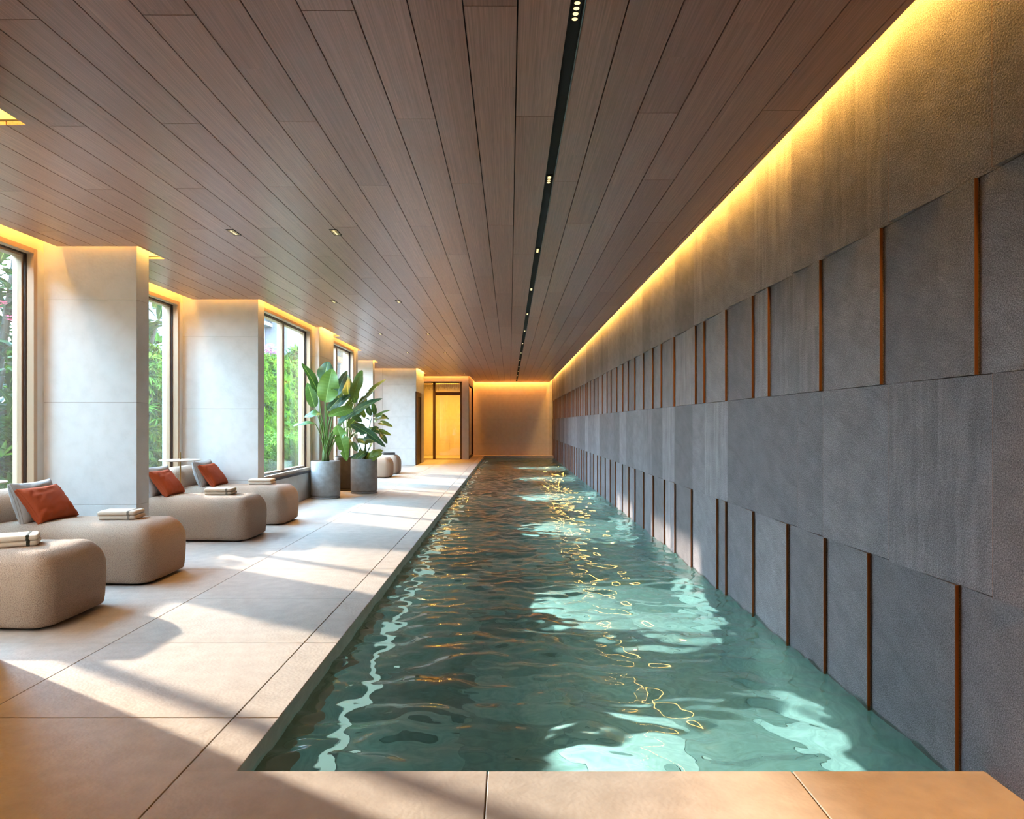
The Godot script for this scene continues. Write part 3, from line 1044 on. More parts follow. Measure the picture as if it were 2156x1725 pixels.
func loungers() -> void:
	var ds := [3.955, 5.07, 6.95, 8.085, 15.16, 16.26]
	var which := ["nearest boucle lounger, cut off at the picture's edge", "boucle lounger with rust cushion and towel in front of the first pier", "boucle lounger behind the first pier with rust cushion and striped towel", "boucle lounger with rounded back beside the two-pane window", "farthest pair of loungers, the one nearer the pots", "farthest lounger, with a dark cloth lying on top"]
	var seat := soft_block(0.735, SEAT, 0.312, 0.175, 0.03, 0.12, 0.05, 30, 4)
	var back := soft_block(0.13, 0.30, 0.295, 0.11, 0.05, 0.11, 0.05, 20, 8)
	for i in 6:
		var o := base("lounger", Vector3(-3.40, 0, -(ds[i] + 0.322)))
		tag(o, which[i], "lounger", "rounded boucle loungers")
		var s := mi("seat", seat, M.boucle, o)
		s.position.y = 0.004
		var b := mi("backrest", back, M.boucle, o)
		b.position = Vector3(-0.575, SEAT - 0.06, 0)
		b.rotation.z = 0.16
		mi("plinth", one_box(-0.66, 0.66, 0.0, 0.03, -0.26, 0.26), M.dark, o)
	# cushions lean on the backrests
	var grey := cushion(0.245, 0.165, 0.062, 3)
	var rust := cushion(0.235, 0.155, 0.052, 6)
	var pos := ["on the lounger before the first pier", "on the lounger behind the first pier", "on the lounger beside the two-pane window"]
	for i in [1, 2, 3, 4]:
		var d: float = ds[i]
		var where: String = pos[i - 1] if i < 4 else "far behind the pots"
		if i < 4:
			var c := base("grey_cushion", Vector3(-3.725, SEAT + 0.142, -(d + 0.345)))
			tag(c, "grey cushion with piping leaning " + where, "cushion", "grey cushions")
			mi("cover", grey[0], M.grey_cloth, c)
			mi("piping", grey[1], M.grey_cloth, c)
			c.basis = lean(0.30, [0.06, -0.05, 0.04][i - 1])
		var q := base("rust_cushion", Vector3(-3.625, SEAT + 0.128, -(d + 0.335)))
		tag(q, "rust orange cushion leaning " + where, "cushion", "rust orange cushions")
		mi("cover", rust[0], M.rust_cloth, q)
		mi("piping", rust[1], M.rust_cloth, q)
		q.basis = lean(0.62, [0.02, 0.10, 0.07, 0.0][i - 1])
	# folded towels
	towel_fold = soft_block(0.14, 0.035, 0.10, 0.015, 0.014, 0.02, 0.0, 14, 12)
	towel_stripe = soft_block(0.011, 0.0368, 0.1015, 0.015, 0.014, 0.006, 0.0, 12, 12)
	towel(Vector3(-3.06, SEAT + 0.006, -4.24), 0.5, M.towel, true, "cream folded towel with dark band on the nearest lounger")
	towel(Vector3(-3.06, SEAT + 0.006, -5.44), 0.08, M.towel, true, "folded cream towel on the lounger before the first pier")
	towel(Vector3(-3.06, SEAT + 0.006, -7.30), 0.06, M.towel, true, "folded cream towel on the lounger behind the first pier")
	towel(Vector3(-3.06, SEAT + 0.006, -8.52), 0.02, M.towel, false, "plain folded towel on the lounger beside the two-pane window")
	towel(Vector3(-2.90, SEAT - 0.004, -16.55), 0.3, M.towel_grey, false, "dark folded cloth on the farthest lounger")

# cushion that faces +x, its width along the depth, tilted back
func lean(tilt: float, twist: float) -> Basis:
	return Basis(Vector3.UP, PI / 2.0 + twist) * Basis(Vector3.RIGHT, -tilt)

# two meshes: the stuffed cover and its piping; width along x, height along y
func cushion(a: float, b: float, t: float, seed_: int) -> Array:
	var noise := FastNoiseLite.new()
	noise.seed = seed_
	noise.frequency = 9.0
	var st := tool()
	var n := 26
	var at := func(u: float, v: float, s: float) -> Vector3:
		var x := a * u * (1.0 - 0.075 * (1.0 - v * v) * absf(u))
		var y := b * v * (1.0 - 0.085 * (1.0 - u * u) * absf(v))
		var k := pow(maxf(0.0, (1.0 - pow(absf(u), 3.2)) * (1.0 - pow(absf(v), 3.2))), 0.42)
		var e := 1.0 - minf(1.0, maxf(absf(u), absf(v)) * 1.02)
		var z := s * (0.010 + t * k) + noise.get_noise_2d(u * 0.35 + s * 3.0, v * 0.3) * 0.016 * k * (1.2 - e)
		return Vector3(x, y, z)
	for s in [-1.0, 1.0]:
		for i in n:
			for j in n:
				var u0 := sin((-1.0 + 2.0 * i / n) * PI / 2.0)
				var u1 := sin((-1.0 + 2.0 * (i + 1) / n) * PI / 2.0)
				var v0 := sin((-1.0 + 2.0 * j / n) * PI / 2.0)
				var v1 := sin((-1.0 + 2.0 * (j + 1) / n) * PI / 2.0)
				quad(st, at.call(u0, v0, s), at.call(u1, v0, s), at.call(u1, v1, s), at.call(u0, v1, s), Vector3(0, 0, -s * 2.0))
	# narrow gusset that joins the two faces
	for k in 4:
		for i in n:
			var w0 := -1.0 + 2.0 * i / n
			var w1 := -1.0 + 2.0 * (i + 1) / n
			var p: Array = []
			for w in [w0, w1]:
				var uv: Vector2 = [Vector2(w, -1), Vector2(1, w), Vector2(-w, 1), Vector2(-1, -w)][k]
				p.append(at.call(uv.x, uv.y, 1.0))
				p.append(at.call(uv.x, uv.y, -1.0))
			quad(st, p[0], p[1], p[3], p[2], Vector3.ZERO)
	var pipe := tool()
	for s in [1.0, -1.0]:
		var pts: Array = []
		var rad: Array = []
		for k in 4:
			for i in n:
				var w := -1.0 + 2.0 * i / n
				var uv: Vector2 = [Vector2(w, -1), Vector2(1, w), Vector2(-w, 1), Vector2(-1, -w)][k]
				pts.append(at.call(uv.x, uv.y, s))
				rad.append(0.0038)
		pts.append(pts[0])
		rad.append(0.0038)
		tube(pipe, pts, rad, 6)
	return [done(st), done(pipe)]

var towel_fold: ArrayMesh
var towel_stripe: ArrayMesh

func towel(at: Vector3, turn: float, mat: Material, banded: bool, label: String) -> void:
	var o := base("towel", at, turn)
	tag(o, label, "towel", "folded towels")
	for k in 2:
		var c := mi("fold", towel_fold, mat, o)
		c.position = Vector3(-0.004 * k, 0.033 * k, 0.003 * k)
		c.rotation.y = 0.02 * k
	if banded:
		for k in 2:
			var c := mi("band", towel_stripe, M.towel_band if label.contains("dark band") else M.towel_stripe, o)
			c.position = Vector3(0.088 - 0.004 * k, 0.033 * k - 0.0008, 0)
	var tab := tool()   # edge where the upper fold turns over
	tube(tab, [Vector3(-0.128, 0.034, -0.09), Vector3(-0.128, 0.034, 0.09)], [0.017, 0.017], 10)
	mi("turned_edge", done(tab), mat, o)

func side_tables() -> void:
	for s in [[-3.76, 7.86, "white round side table on a brass pole between two loungers by the second pier"], [-3.79, 4.83, "white round side table on a brass pole, cut off by the picture's edge"]]:
		var o := base("side_table", Vector3(s[0], 0, -s[1]))
		tag(o, s[2], "side table", "round side tables")
		var st := tool()
		lathe(st, [Vector2(0, 0.0), Vector2(0.05, 0.0), Vector2(0.05, 0.012), Vector2(0.0, 0.014)], 32)
		mi("foot", done(st), M.brass, o)
		var pl := tool()
		lathe(pl, [Vector2(0, 0.01), Vector2(0.0085, 0.01), Vector2(0.0085, 0.868), Vector2(0.0075, 0.871), Vector2(0, 0.871)], 16)
		mi("pole", done(pl), M.brass, o)
		var tp := tool()
		lathe(tp, [Vector2(0, 0.768), Vector2(0.15, 0.770), Vector2(0.216, 0.778), Vector2(0.222, 0.783), Vector2(0.218, 0.787), Vector2(0, 0.787)], 48)
		mi("table_top", done(tp), M.white, o)

# ---------------------------------------------------------------- pots and plants
func pot(at: Vector3, r: float, h: float, mat: Material, label: String) -> Node3D:
	var o := base("plant_pot", at)
	tag(o, label, "pot", "cylindrical plant pots")
	var st := tool()
	lathe(st, [Vector2(0, 0), Vector2(r * 0.97, 0.0), Vector2(r * 1.0, 0.006), Vector2(r * 1.0, 0.022), Vector2(r * 0.98, 0.028), Vector2(0, 0.028)], 56)
	mi("saucer", done(st), mat, o)
	var b := tool()
	lathe(b, [Vector2(0, 0.03), Vector2(r * 0.93, 0.03), Vector2(r * 0.93, 0.045), Vector2(r * 0.985, 0.048), Vector2(r, 0.06), Vector2(r, h - 0.008), Vector2(r - 0.008, h), Vector2(r - 0.018, h), Vector2(r - 0.024, h - 0.008), Vector2(r - 0.026, h - 0.05), Vector2(0, h - 0.05)], 56)
	mi("body", done(b), mat, o)
	var s := tool()
	lathe(s, [Vector2(0, h - 0.06), Vector2(r - 0.027, h - 0.06), Vector2(r - 0.027, h - 0.034), Vector2(r * 0.5, h - 0.025), Vector2(0, h - 0.02)], 32)
	mi("soil", done(s), M.soil, o)
	return o

# point seen at a pixel of the 2156 x 1725 picture, at depth d
func at(px: float, py: float, d: float) -> Vector3:
	return Vector3((px - 1073.3) / 1450.0 * d, 1.2 + (892.0 - py) / 1450.0 * d, -d)

# broad paddle leaf from base to tip; face = direction its upper side looks
func blade(p0: Vector3, p1: Vector3, width: float, face: Vector3, sag: float, fold: float, col: Color, tears: int, seed_: int, shape := 0.75) -> ArrayMesh:
	var r := RandomNumberGenerator.new()
	r.seed = seed_
	var st := tool()
	var nt := 22
	var nsd := 5
	var along := (p1 - p0).normalized()
	var nrm := (face - along * face.dot(along)).normalized()
	var len := (p1 - p0).length()
	var cuts := {}
	for k in tears:
		cuts["%d_%d" % [r.randi_range(6, nt - 5), r.randi() % 2]] = true
	var rows: Array = []
	for i in nt + 1:
		var t := float(i) / nt
		var c := p0.lerp(p1, t) + nrm * (sag * 4.0 * t * (1.0 - t)) * len
		var tn := (p1 - p0).normalized() + nrm * sag * 4.0 * (1.0 - 2.0 * t)
		tn = tn.normalized()
		var n := (nrm - tn * nrm.dot(tn)).normalized()
		var side := tn.cross(n).normalized()
		var w := width / 2.0 * pow(maxf(0.0, sin(PI * pow(t, shape))), 0.62) * (1.0 + r.randf_range(-0.025, 0.025))
		if t > 0.97:
			w *= 0.5
		var row: Array = []
		for j in range(-nsd, nsd + 1):
			var s: float = signf(j) * [0.0, 0.045, 0.28, 0.52, 0.77, 1.0][absi(j)]
			var ww := w
			if cuts.has("%d_%d" % [i, 1 if j > 0 else 0]) and absf(s) > 0.3:
				ww = w * 0.45
			var lift := fold * absf(s) * w + 0.16 * w * s * s * sin(t * 9.0 + seed_)
			row.append(c + side * s * ww + n * lift)
		rows.append(row)
	for i in nt:
		for j in 2 * nsd:
			var s := absf(j - nsd + 0.5)
			var k := 1.0 + (0.07 if i % 2 == 0 else -0.05)
			var cc := col * k
			if s < 0.9:
				cc = col.lerp(Color(0.42, 0.62, 0.20), 0.75)
			for q in [[i, j], [i + 1, j], [i + 1, j + 1], [i, j], [i + 1, j + 1], [i, j + 1]]:
				st.set_color(Color(cc.r, cc.g, cc.b, 1.0))
				st.add_vertex(rows[q[0]][q[1]])
	st.index()
	st.generate_normals()
	return st.commit()

func stem(st: SurfaceTool, a: Vector3, b: Vector3, bow: Vector3, r0: float, r1: float) -> void:
	var pts: Array = []
	var rr: Array = []
	for i in 9:
		var t := i / 8.0
		pts.append(a.lerp(b, t) + bow * 4.0 * t * (1.0 - t))
		rr.append(lerpf(r0, r1, t))
	tube(st, pts, rr, 7)

func plants() -> void:
	var pa := Vector3(-2.968, 0, -11.1)
	var pb := Vector3(-2.517, 0, -11.9)
	var pc := Vector3(-2.945, 0, -12.45)
	pot(pa, 0.229, 0.60, M.pot, "light grey cylindrical pot under the big paddle-leaved plant")
	pot(pb, 0.226, 0.595, M.pot, "grey cylindrical pot holding the bushy plant with rounded leaves")
	pot(pc, 0.226, 0.605, M.pot_brown, "dark brown pot standing behind the two grey pots")
	# paddle-leaved plant: each leaf with its stalk
	var dk := Color(0.055, 0.13, 0.055)
	var md := Color(0.085, 0.19, 0.06)
	var lt := Color(0.17, 0.31, 0.055)
	var o := base("banana_plant", pa)
	tag(o, "tall paddle-leaved plant growing in the light grey pot", "plant", "potted plants")
	var tk := tool()
	for k in 7:
		var a := TAU * k / 7.0
		var f := Vector3(cos(a) * 0.035, 0.55, sin(a) * 0.035)
		tube(tk, [f, f * Vector3(0.9, 1, 0.9) + Vector3(0, 0.14, 0), f * Vector3(0.7, 1, 0.7) + Vector3(0, 0.30, 0)], [0.03, 0.025, 0.016], 8)
	mi("trunk", done(tk), M.trunk, o)
	# [base px, base py, base d, tip px, tip py, tip d, width, facing, sag, fold, colour, tears]
	var F := Vector3(0.15, 0.25, 1)
	var leaves := [
		[685.5, 848.0, 10.9, 699.5, 776.0, 11.0, 0.335, F, 0.05, 0.10, lt, 1],
		[671.0, 832.0, 11.1, 634.5, 764.5, 10.75, 0.17, Vector3(0.5, 0.5, 0.8), 0.06, 0.25, dk, 0],
		[662.5, 858.5, 11.0, 647.0, 806.0, 10.9, 0.18, Vector3(0.3, 0.2, 1), 0.04, 0.15, md, 0],
		[682.0, 802.0, 11.15, 691.0, 761.0, 11.2, 0.26, Vector3(0, 0.2, 1), 0.05, 0.1, dk, 0],
		[708.0, 835.0, 11.3, 731.0, 781.0, 11.5, 0.17, Vector3(-0.2, 0.2, 1), 0.05, 0.2, dk, 0],
		[743.5, 840.0, 11.5, 762.5, 779.0, 11.7, 0.20, Vector3(-0.25, 0.15, 1), 0.03, 0.12, lt, 0],
		[713.0, 892.0, 11.0, 805.5, 839.0, 11.3, 0.19, Vector3(-0.2, 0.75, 0.75), 0.06, 0.16, dk, 0],
		[755.0, 851.0, 11.6, 813.5, 797.5, 11.9, 0.125, Vector3(-0.35, 0.6, 0.75), 0.03, 0.2, md, 4],
		[738.0, 893.0, 11.2, 812.0, 942.0, 11.0, 0.165, Vector3(0.25, 0.75, 0.7), 0.06, 0.12, dk, 1],
		[709.0, 896.0, 10.9, 730.0, 971.5, 10.7, 0.21, Vector3(0.35, 0.4, 0.9), 0.08, 0.15, lt, 3],
		[676.0, 872.0, 10.9, 641.0, 879.0, 10.8, 0.15, Vector3(0.0, 0.8, 0.7), 0.12, 0.1, md, 0],
		[664.0, 893.0, 10.9, 617.0, 898.0, 10.8, 0.10, Vector3(0.0, 0.9, 0.6), 0.14, -0.1, md, 0],
		[743.0, 861.0, 11.1, 690.0, 877.0, 10.8, 0.19, Vector3(0.1, 0.5, 0.9), 0.05, 0.12, lt, 0],
		[705.0, 857.0, 11.4, 739.0, 831.0, 11.4, 0.13, Vector3(0.0, 0.4, 0.9), 0.05, 0.2, dk, 0],
		[690.0, 866.0, 11.15, 716.0, 838.0, 11.3, 0.14, Vector3(0.1, 0.4, 0.9), 0.04, 0.2, dk, 0],
	]
	var heart := pa + Vector3(0, 0.82, 0)
	var i := 0
	for l in leaves:
		var b0: Vector3 = at(l[0], l[1], l[2])
		var b1: Vector3 = at(l[3], l[4], l[5])
		var lf := mi("leaf", blade(b0 - pa, b1 - pa, l[6], l[7], l[8], l[9], l[10], l[11], 20 + i), M.leaf, o)
		var st := tool()
		var foot := pa + Vector3(0.03 * cos(i * 2.4), 0.62, 0.03 * sin(i * 2.4))
		stem(st, foot - pa, b0 - pa, Vector3(0, 0.06, 0) + (b0 - foot) * Vector3(-0.10, 0, -0.1), 0.014, 0.006)
		mi("stalk", done(st), M.stem, lf)
		i += 1
	# bushy plant with rounded leaves
	var f := base("rubber_plant", pb)
	tag(f, "bushy plant with rounded yellow-green leaves in the grey pot", "plant", "potted plants")
	var tw := tool()
	var r := RandomNumberGenerator.new()
	r.seed = 77
	var tops := [at(785, 870, 11.9), at(760, 880, 12.1), at(800, 905, 11.8), at(770, 930, 11.7), at(745, 915, 11.9)]
	for t in tops:
		stem(tw, Vector3(r.randf_range(-0.05, 0.05), 0.56, r.randf_range(-0.05, 0.05)), t - pb, Vector3(0, 0.05, 0), 0.012, 0.005)
	mi("trunk", done(tw), M.trunk, f)
	var yl := Color(0.24, 0.32, 0.03)
	var bush := [
		[783, 955, 772, 969, 0.155, yl], [778, 962, 806, 949, 0.15, yl], [776, 967, 805, 955, 0.17, yl], [790, 905, 824, 917, 0.08, yl], [795, 892, 827, 899, 0.07, yl], [786, 880, 822, 864, 0.055, lt],
		[788, 884, 815, 881, 0.09, yl], [793, 872, 819, 883, 0.07, md], [800, 887, 826, 897, 0.06, yl], [772, 950, 745, 972, 0.13, md], [766, 956, 738, 968, 0.12, dk], [775, 935, 750, 925, 0.13, md],
		[765, 925, 792, 930, 0.15, dk], [781, 876, 771, 848, 0.10, dk], [790, 874, 784, 846, 0.09, md], [770, 900, 745, 893, 0.10, md], [760, 905, 738, 925, 0.10, dk], [776, 900, 800, 915, 0.09, md],
		[762, 888, 740, 876, 0.10, md], [768, 880, 756, 856, 0.09, yl], [800, 912, 815, 935, 0.09, dk], [779, 945, 790, 925, 0.09, yl], [752, 950, 742, 930, 0.10, md], [764, 963, 758, 945, 0.11, yl], [785, 893, 768, 880, 0.09, dk], [788, 890, 806, 872, 0.09, lt], [796, 899, 780, 913, 0.09, dk], [758, 915, 775, 905, 0.10, md]]
	for l in bush:
		var d0 := r.randf_range(11.75, 12.0)
		var p0 := at(l[0], l[1], d0)
		var p1 := at(l[2], l[3], d0 + r.randf_range(-0.18, 0.05))
		mi("leaf", blade(p0 - pb, p1 - pb, l[4], Vector3(r.randf_range(-0.4, 0.4), r.randf_range(0.4, 0.9), 0.8), 0.08, 0.14, l[5], 0, r.randi() % 1000, 0.85), M.leaf, f)
	# dark plant at the back
	var g := base("banana_plant", pc)
	tag(g, "dark paddle-leaved plant half hidden at the back, in the brown pot", "plant", "potted plants")
	var tb := tool()
	for k in 4:
		tube(tb, [Vector3(0.02 * k - 0.03, 0.56, 0), Vector3(0.02 * k - 0.03, 0.8, 0)], [0.02, 0.014], 8)
	mi("trunk", done(tb), M.trunk, g)
	var dark := [
		[717, 850, 12.4, 700, 800, 12.5, 0.2, dk], [735, 842, 12.4, 728, 786, 12.6, 0.2, dk], [746, 850, 12.4, 748, 800, 12.6, 0.17, md], [722, 880, 12.3, 700, 850, 12.4, 0.18, dk], [748, 880, 12.3, 772, 838, 12.5, 0.17, dk], [730, 868, 12.3, 742, 838, 12.3, 0.14, md], [725, 905, 12.3, 706, 930, 12.2, 0.17, dk], [735, 925, 12.3, 724, 955, 12.2, 0.16, dk], [733, 900, 12.3, 752, 880, 12.3, 0.15, md]]
	i = 0
	for l in dark:
		var q0 := at(l[0], l[1], l[2])
		var q1 := at(l[3], l[4], l[5])
		var lf := mi("leaf", blade(q0 - pc, q1 - pc, l[6], F, 0.06, 0.14, l[7], 1, 200 + i), M.leaf, g)
		var st := tool()
		stem(st, Vector3(0, 0.62, 0), q0 - pc, Vector3(0, 0.05, 0), 0.013, 0.006)
		mi("stalk", done(st), M.stem, lf)
		i += 1

# ---------------------------------------------------------------- garden outside
# tuft of recurved strap leaves round the origin, growing up
func rosette(leaves: int, length: float, width: float, arch: float, inner: Color, edge: Color, seed_: int) -> ArrayMesh:
	var r := RandomNumberGenerator.new()
	r.seed = seed_
	var st := tool()
	for k in leaves:
		var a := TAU * (k + r.randf()) / leaves
		var l := length * r.randf_range(0.7, 1.1)
		var rise := r.randf_range(0.35, 1.1)
		var dir := Vector3(cos(a), 0, sin(a))
		var side := Vector3(-sin(a), 0, cos(a))
		var prev: Array = []
		for i in 5:
			var t := i / 4.0
			var c := dir * l * t * 0.9 + Vector3.UP * l * (rise * t - arch * t * t)
			var w := width * (sin(PI * (0.12 + 0.88 * t)) * 0.9 + 0.02)
			var row := [c - side * w, c + Vector3.UP * w * -0.3, c + side * w]
			if i > 0:
				for j in 2:
					var col := edge.lerp(inner, 0.0 if (j + k) % 2 == 0 else 1.0)
					for q in [prev[j], row[j], row[j + 1], prev[j], row[j + 1], prev[j + 1]]:
						st.set_color(col)
						st.add_vertex(q)
			prev = row
	st.generate_normals()
	return st.commit()

func scatter(called: String, mesh: Mesh, mat: Material, parent: Node, places: Array, tint: Array) -> void:
	var mm := MultiMesh.new()
	mm.transform_format = MultiMesh.TRANSFORM_3D
	mm.use_colors = true
	mm.mesh = mesh
	mm.instance_count = places.size()
	for k in places.size():
		mm.set_instance_transform(k, places[k])
		mm.set_instance_color(k, tint[k])
	var o := MultiMeshInstance3D.new()
	o.name = called
	o.multimesh = mm
	o.material_override = mat
	o.set_meta("kind", "stuff")
	parent.add_child(o, true)

func turned(p: Vector3, out: Vector3, r: RandomNumberGenerator, s: float) -> Transform3D:
	var up := (out + Vector3(r.randf_range(-0.4, 0.4), r.randf_range(-0.3, 0.5), r.randf_range(-0.4, 0.4))).normalized()
	var x := up.cross(Vector3(0.3, 0.1, 0.9)).normalized()
	var b := Basis(x, up, x.cross(up)) * Basis(Vector3.UP, r.randf() * TAU)
	return Transform3D(b.scaled(Vector3.ONE * s * r.randf_range(0.75, 1.25)), p)

# hedge filling a box, its tufts set over the faces towards the house and the viewer and on top
func hedge(label: String, x0: float, x1: float, d0: float, d1: float, h: float, count: int, mesh: Mesh, scale: float, tones: Array, seed_: int) -> void:
	var r := RandomNumberGenerator.new()
	r.seed = seed_
	var o := base("hedge", Vector3((x0 + x1) / 2.0, -0.12, -(d0 + d1) / 2.0))
	tag(o, label, "hedge")
	var wx := x1 - x0
	var wd := d1 - d0
	var stems := tool()
	for k in clampi(int(wx * wd * 1.2), 4, 40):
		var f := Vector3(r.randf_range(-0.4, 0.4) * wx, 0, r.randf_range(-0.4, 0.4) * wd)
		tube(stems, [f, f + Vector3(r.randf_range(-0.1, 0.1), h * 0.5, r.randf_range(-0.1, 0.1)), f + Vector3(r.randf_range(-0.2, 0.2), h * 0.9, r.randf_range(-0.2, 0.2))], [0.03, 0.022, 0.01], 6)
	mi("stems", done(stems), M.bark, o)
	var places: Array = []
	var tint: Array = []
	var areas := [wd * h, wx * h, wx * wd, wd * h * 0.3, wx * h * 0.3]
	var sum := 0.0
	for a in areas:
		sum += a
	for k in count:   # foliage all through the hedge
		var inside := Vector3(r.randf_range(-0.42, 0.42) * wx, r.randf_range(0.05, 0.95) * h, r.randf_range(-0.48, 0.48) * wd)
		places.append(turned(inside, Vector3(0.3, 0.8, 0.3), r, scale * 1.15))
		tint.append((tones[r.randi() % tones.size()] as Color) * r.randf_range(0.75, 1.15))
	for k in count:
		var q := r.randf() * sum
		var f := 0
		while f < 4 and q > areas[f]:
			q -= areas[f]
			f += 1
		var y := r.randf() * h
		var p := Vector3.ZERO
		var out := Vector3.UP
		var wob := r.randf_range(-0.18, 0.06) * scale * 2.0
		match f:
			0:
				p = Vector3(wx / 2.0 + wob, y, r.randf_range(-0.5, 0.5) * wd)
				out = Vector3(0.6, 0.75, 0.15)
			1:
				p = Vector3(r.randf_range(-0.5, 0.5) * wx, y, wd / 2.0 + wob)
				out = Vector3(0.15, 0.75, 0.6)
			2:
				p = Vector3(r.randf_range(-0.5, 0.5) * wx, h + wob, r.randf_range(-0.5, 0.5) * wd)
			3:
				p = Vector3(-wx / 2.0, y, r.randf_range(-0.5, 0.5) * wd)
				out = Vector3(-0.7, 0.6, 0)
			_:
				p = Vector3(r.randf_range(-0.5, 0.5) * wx, y, -wd / 2.0)
				out = Vector3(0, 0.6, -0.7)
		places.append(turned(p, out, r, scale))
		var c: Color = tones[r.randi() % tones.size()]
		tint.append(c * r.randf_range(0.75, 1.15))
	scatter("foliage", mesh, M.hedge, o, places, tint)

func tree(label: String, foot: Vector3, lean_to: Vector3, ends: Array, leaf_len: float, per_end: int, tones: Array, flowers: Array, seed_: int) -> void:
	var r := RandomNumberGenerator.new()
	r.seed = seed_
	var o := base("flowering_tree" if flowers.size() > 0 else "broadleaf_tree", foot)
	tag(o, label, "tree", "garden trees")
	var st := tool()
	tube(st, [Vector3.ZERO, lean_to * 0.35 + Vector3(0.04, 0, 0.03), lean_to * 0.7, lean_to], [0.085, 0.075, 0.06, 0.05], 10)
	for n in range(0, ends.size(), 5):
		var e: Vector3 = ends[n]
		tube(st, [lean_to, (lean_to + e) / 2.0 + Vector3(0.03, -0.04, 0.02), e], [0.045, 0.03, 0.018], 8)
	mi("trunk", done(st), M.bark, o)
	var meshes: Array = []
	for k in tones.size() * 2:
		meshes.append(blade(Vector3.ZERO, Vector3(0, 0, leaf_len), leaf_len * 0.34, Vector3.UP, 0.06, 0.12, tones[k % tones.size()], 0, 60 + k, 1.1))
	for e in ends:
		for k in per_end:
			var a := TAU * (k + r.randf() * 0.7) / per_end
			var pitch := r.randf_range(-0.5, 0.75)
			var lf := mi("leaf", meshes[r.randi() % meshes.size()], M.leaf, o)
			lf.basis = Basis(Vector3.UP, a) * Basis(Vector3.RIGHT, -pitch) * Basis(Vector3.BACK, r.randf_range(-0.5, 0.5)) * Basis.from_scale(Vector3.ONE * r.randf_range(0.75, 1.1))
			lf.position = e + Vector3(r.randf_range(-0.02, 0.02), r.randf_range(-0.08, 0.08), r.randf_range(-0.02, 0.02))
	for fl in flowers:
		var fs := tool()
		for k in 10:
			var c := Vector3(r.randf_range(-0.05, 0.05), r.randf_range(-0.04, 0.04), r.randf_range(-0.05, 0.05))
			for p in 5:
				var a := TAU * p / 5.0
				var u := Vector3(cos(a), 0.3, sin(a)) * 0.03
				var s := Vector3(-sin(a), 0, cos(a)) * 0.012
				for q in [c, c + u + s, c + u * 1.3, c, c + u * 1.3, c + u - s]:
					fs.add_vertex(q)
		fs.generate_normals()
		var b := mi("blossom", fs.commit(), M.petal, o)
		b.position = fl

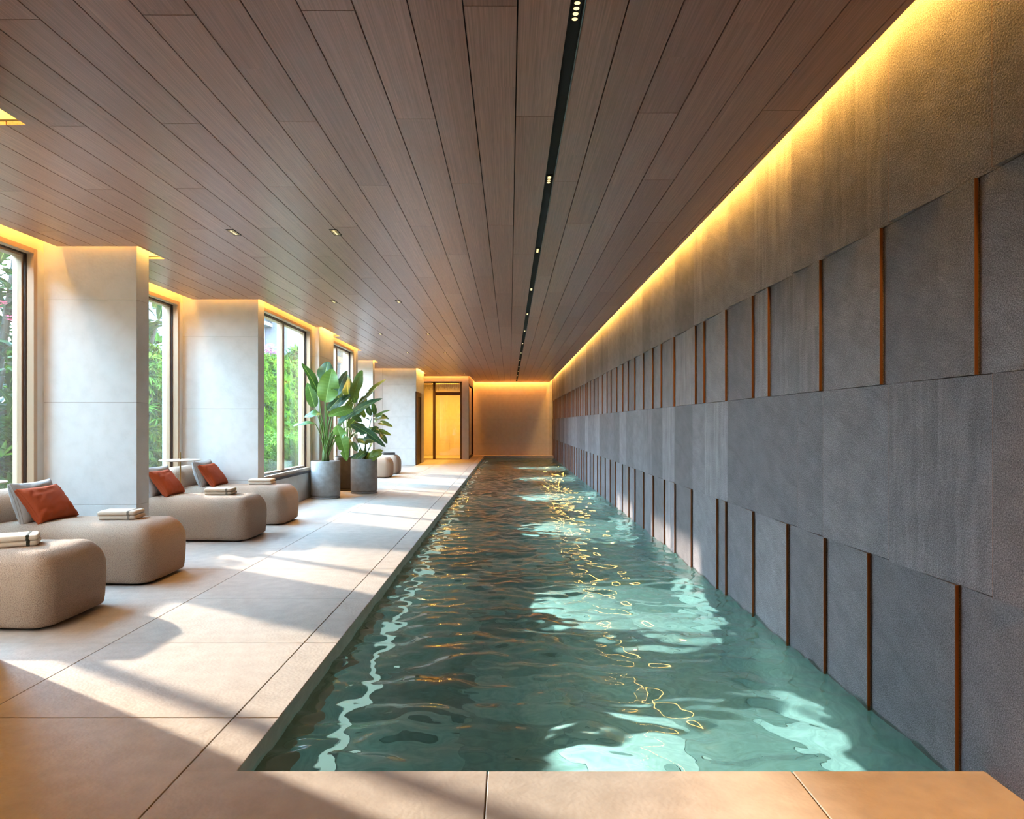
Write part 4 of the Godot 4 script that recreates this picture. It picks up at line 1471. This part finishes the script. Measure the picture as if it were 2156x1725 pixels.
func garden() -> void:
	var lawn := mi("ground_outside", one_box(-60, -4.42, -0.4, -0.12, -40, 120), M.lawn)
	struct(lawn, "lawn outside the windows", "ground")
	var strap := rosette(14, 0.20, 0.013, 0.75, Color(0.035, 0.10, 0.010), Color(0.15, 0.20, 0.04), 1)
	var strap2 := rosette(14, 0.24, 0.016, 0.8, Color(0.03, 0.085, 0.004), Color(0.12, 0.16, 0.010), 2)
	var dense := rosette(12, 0.26, 0.035, 0.3, Color(0.024, 0.056, 0.011), Color(0.05, 0.09, 0.016), 3)
	var gr := [Color(0.8, 0.9, 0.8), Color(1, 1, 0.8), Color(0.65, 0.85, 0.7), Color(1.1, 1.1, 0.6)]
	var dkt := [Color(0.7, 0.8, 0.7), Color(0.9, 1.0, 0.7), Color(0.5, 0.65, 0.5), Color(1.2, 1.2, 0.6)]
	hedge("striped-leaf hedge seen through the second tall window", -5.55, -4.78, 9.2, 10.1, 2.25, 330, strap, 1.0, gr, 5)
	hedge("long bright green hedge behind the two-pane window", -10.2, -8.9, 21.5, 44.0, 3.75, 3800, strap2, 1.35, gr, 6)
	hedge("low striped-leaf planting along the outside of the windows", -6.7, -5.9, 12.5, 30.0, 0.95, 1500, strap, 1.0, gr, 16)
	hedge("darker shrub row rising behind the bright green hedge", -12.2, -10.6, 23.0, 52.0, 4.15, 2600, dense, 1.9, dkt, 8)
	hedge("dense dark shrub below the flowering tree", -5.5, -4.8, 6.72, 7.5, 1.25, 260, dense, 0.6, dkt, 9)
	hedge("unseen tall shrubs added outside the near stone block to hold back sky light", -8.4, -7.0, -9.0, 4.9, 4.0, 900, dense, 2.2, dkt, 12)  # added out of view, cuts the sky light on the first pier
	hedge("tall loose shrubs rising highest behind the bright hedge", -13.6, -12.6, 42.0, 60.0, 5.7, 1500, dense, 2.0, dkt, 18)
	hedge("distant dark hedge along the garden's edge", -17.0, -15.5, -4.0, 44.0, 3.4, 2000, dense, 2.4, dkt, 10)
	var crown_ends: Array = []
	var rc := RandomNumberGenerator.new()
	rc.seed = 41
	for k in 26:
		crown_ends.append(Vector3(rc.randf_range(-0.3, 0.15), 1.45 + 2.1 * k / 25.0, rc.randf_range(-0.15, 0.35)))
	tree("flowering tree with large leaves and pink blossoms outside the first window", Vector3(-5.2, -0.12, -7.15), Vector3(-0.2, 1.5, 0.0), crown_ends, 0.30, 8, [Color(0.03, 0.075, 0.035), Color(0.05, 0.10, 0.04), Color(0.022, 0.055, 0.028)], [Vector3(0.32, 2.75, 0.2), Vector3(0.25, 2.35, 0.28), Vector3(0.34, 2.05, 0.2), Vector3(0.1, 2.5, 0.3)], 31)
	tree("dark broad-leaved tree above the striped-leaf hedge", Vector3(-5.35, -0.12, -9.9), Vector3(0.05, 2.2, 0.0), [Vector3(0.2, 2.6, 0.2), Vector3(0.0, 2.9, 0.1), Vector3(0.3, 3.1, 0.0), Vector3(-0.1, 3.4, 0.1), Vector3(0.25, 3.5, 0.2), Vector3(0.35, 2.8, 0.1), Vector3(0.1, 3.2, 0.3), Vector3(0.2, 2.4, -0.05)], 0.34, 10, [Color(0.025, 0.06, 0.028), Color(0.035, 0.08, 0.033)], [], 32)
	# mauve flower head on the shrubs
	var r := RandomNumberGenerator.new()
	r.seed = 15
	var fs := tool()
	for k in 90:
		var c := Vector3(r.randfn(0, 0.2), r.randfn(0, 0.16), r.randfn(0, 0.2))
		for p in 5:
			var a := TAU * p / 5.0
			var u := Vector3(cos(a), r.randf_range(-0.2, 0.6), sin(a)) * 0.07
			var s := Vector3(-sin(a), 0, cos(a)) * 0.03
			for q in [c, c + u + s, c + u * 1.3, c, c + u * 1.3, c + u - s]:
				fs.add_vertex(q)
	fs.generate_normals()
	var head := at(566, 739, 27.2)
	var fh := base("flowering_shrub", Vector3(head.x, -0.12, head.z))
	tag(fh, "mauve flower head on a tall stem above the bright green hedge", "flower")
	var bl := mi("blossom", fs.commit(), M.petal_mauve, fh)
	bl.position.y = head.y + 0.12
	var sm := tool()
	tube(sm, [Vector3.ZERO, Vector3(0.03, head.y * 0.5, 0), Vector3(0, head.y + 0.12, 0)], [0.03, 0.025, 0.015], 8)
	mi("stem", done(sm), M.bark, fh)
	building()

func building() -> void:
	# block of flats; its corner stands against the sky in the two-pane window
	var x1 := -14.9
	var d0 := 46.0
	var o := base("apartment_building", Vector3(x1, -0.12, -d0))
	tag(o, "grey apartment block with balcony beyond the hedge", "building")
	mi("wall", one_box(-14.0, 0.0, 0.0, 16.0, 0.0, 12.0), M.render_grey, o)
	for k in 5:
		var y := 1.75 + 3.0 * k
		var b := mi("balcony_slab", one_box(-6.0, -0.95, y, y + 0.22, -1.3, 0.0), M.concrete, o)
		var rl := flat()
		bxd(rl, -6.0, -0.95, 1.22, 1.30, -1.28, -1.22)
		bxd(rl, -1.0, -0.95, 1.22, 1.30, -1.28, 0.0)
		for i in 46:
			var x := -6.0 + 0.11 * i
			bxd(rl, x, x + 0.03, 0.22, 1.22, -1.27, -1.24)
		for i in 12:
			bxd(rl, -0.99, -0.96, 0.22, 1.22, -1.2 + 0.1 * i, -1.17 + 0.1 * i)
		var rail := mi("railing", done(rl), M.rail, b)
		rail.position.y = y
		mi("window", one_box(-4.6, -1.9, y + 0.3, y + 2.5, -0.06, 0.0), M.curtain, o)
		mi("column", one_box(-1.9, -1.45, y - 2.8, y, -0.1, 0.0), M.concrete, o)
	mi("roof", one_box(-14.3, 0.3, 16.0, 16.4, -0.3, 12.3), M.concrete, o)
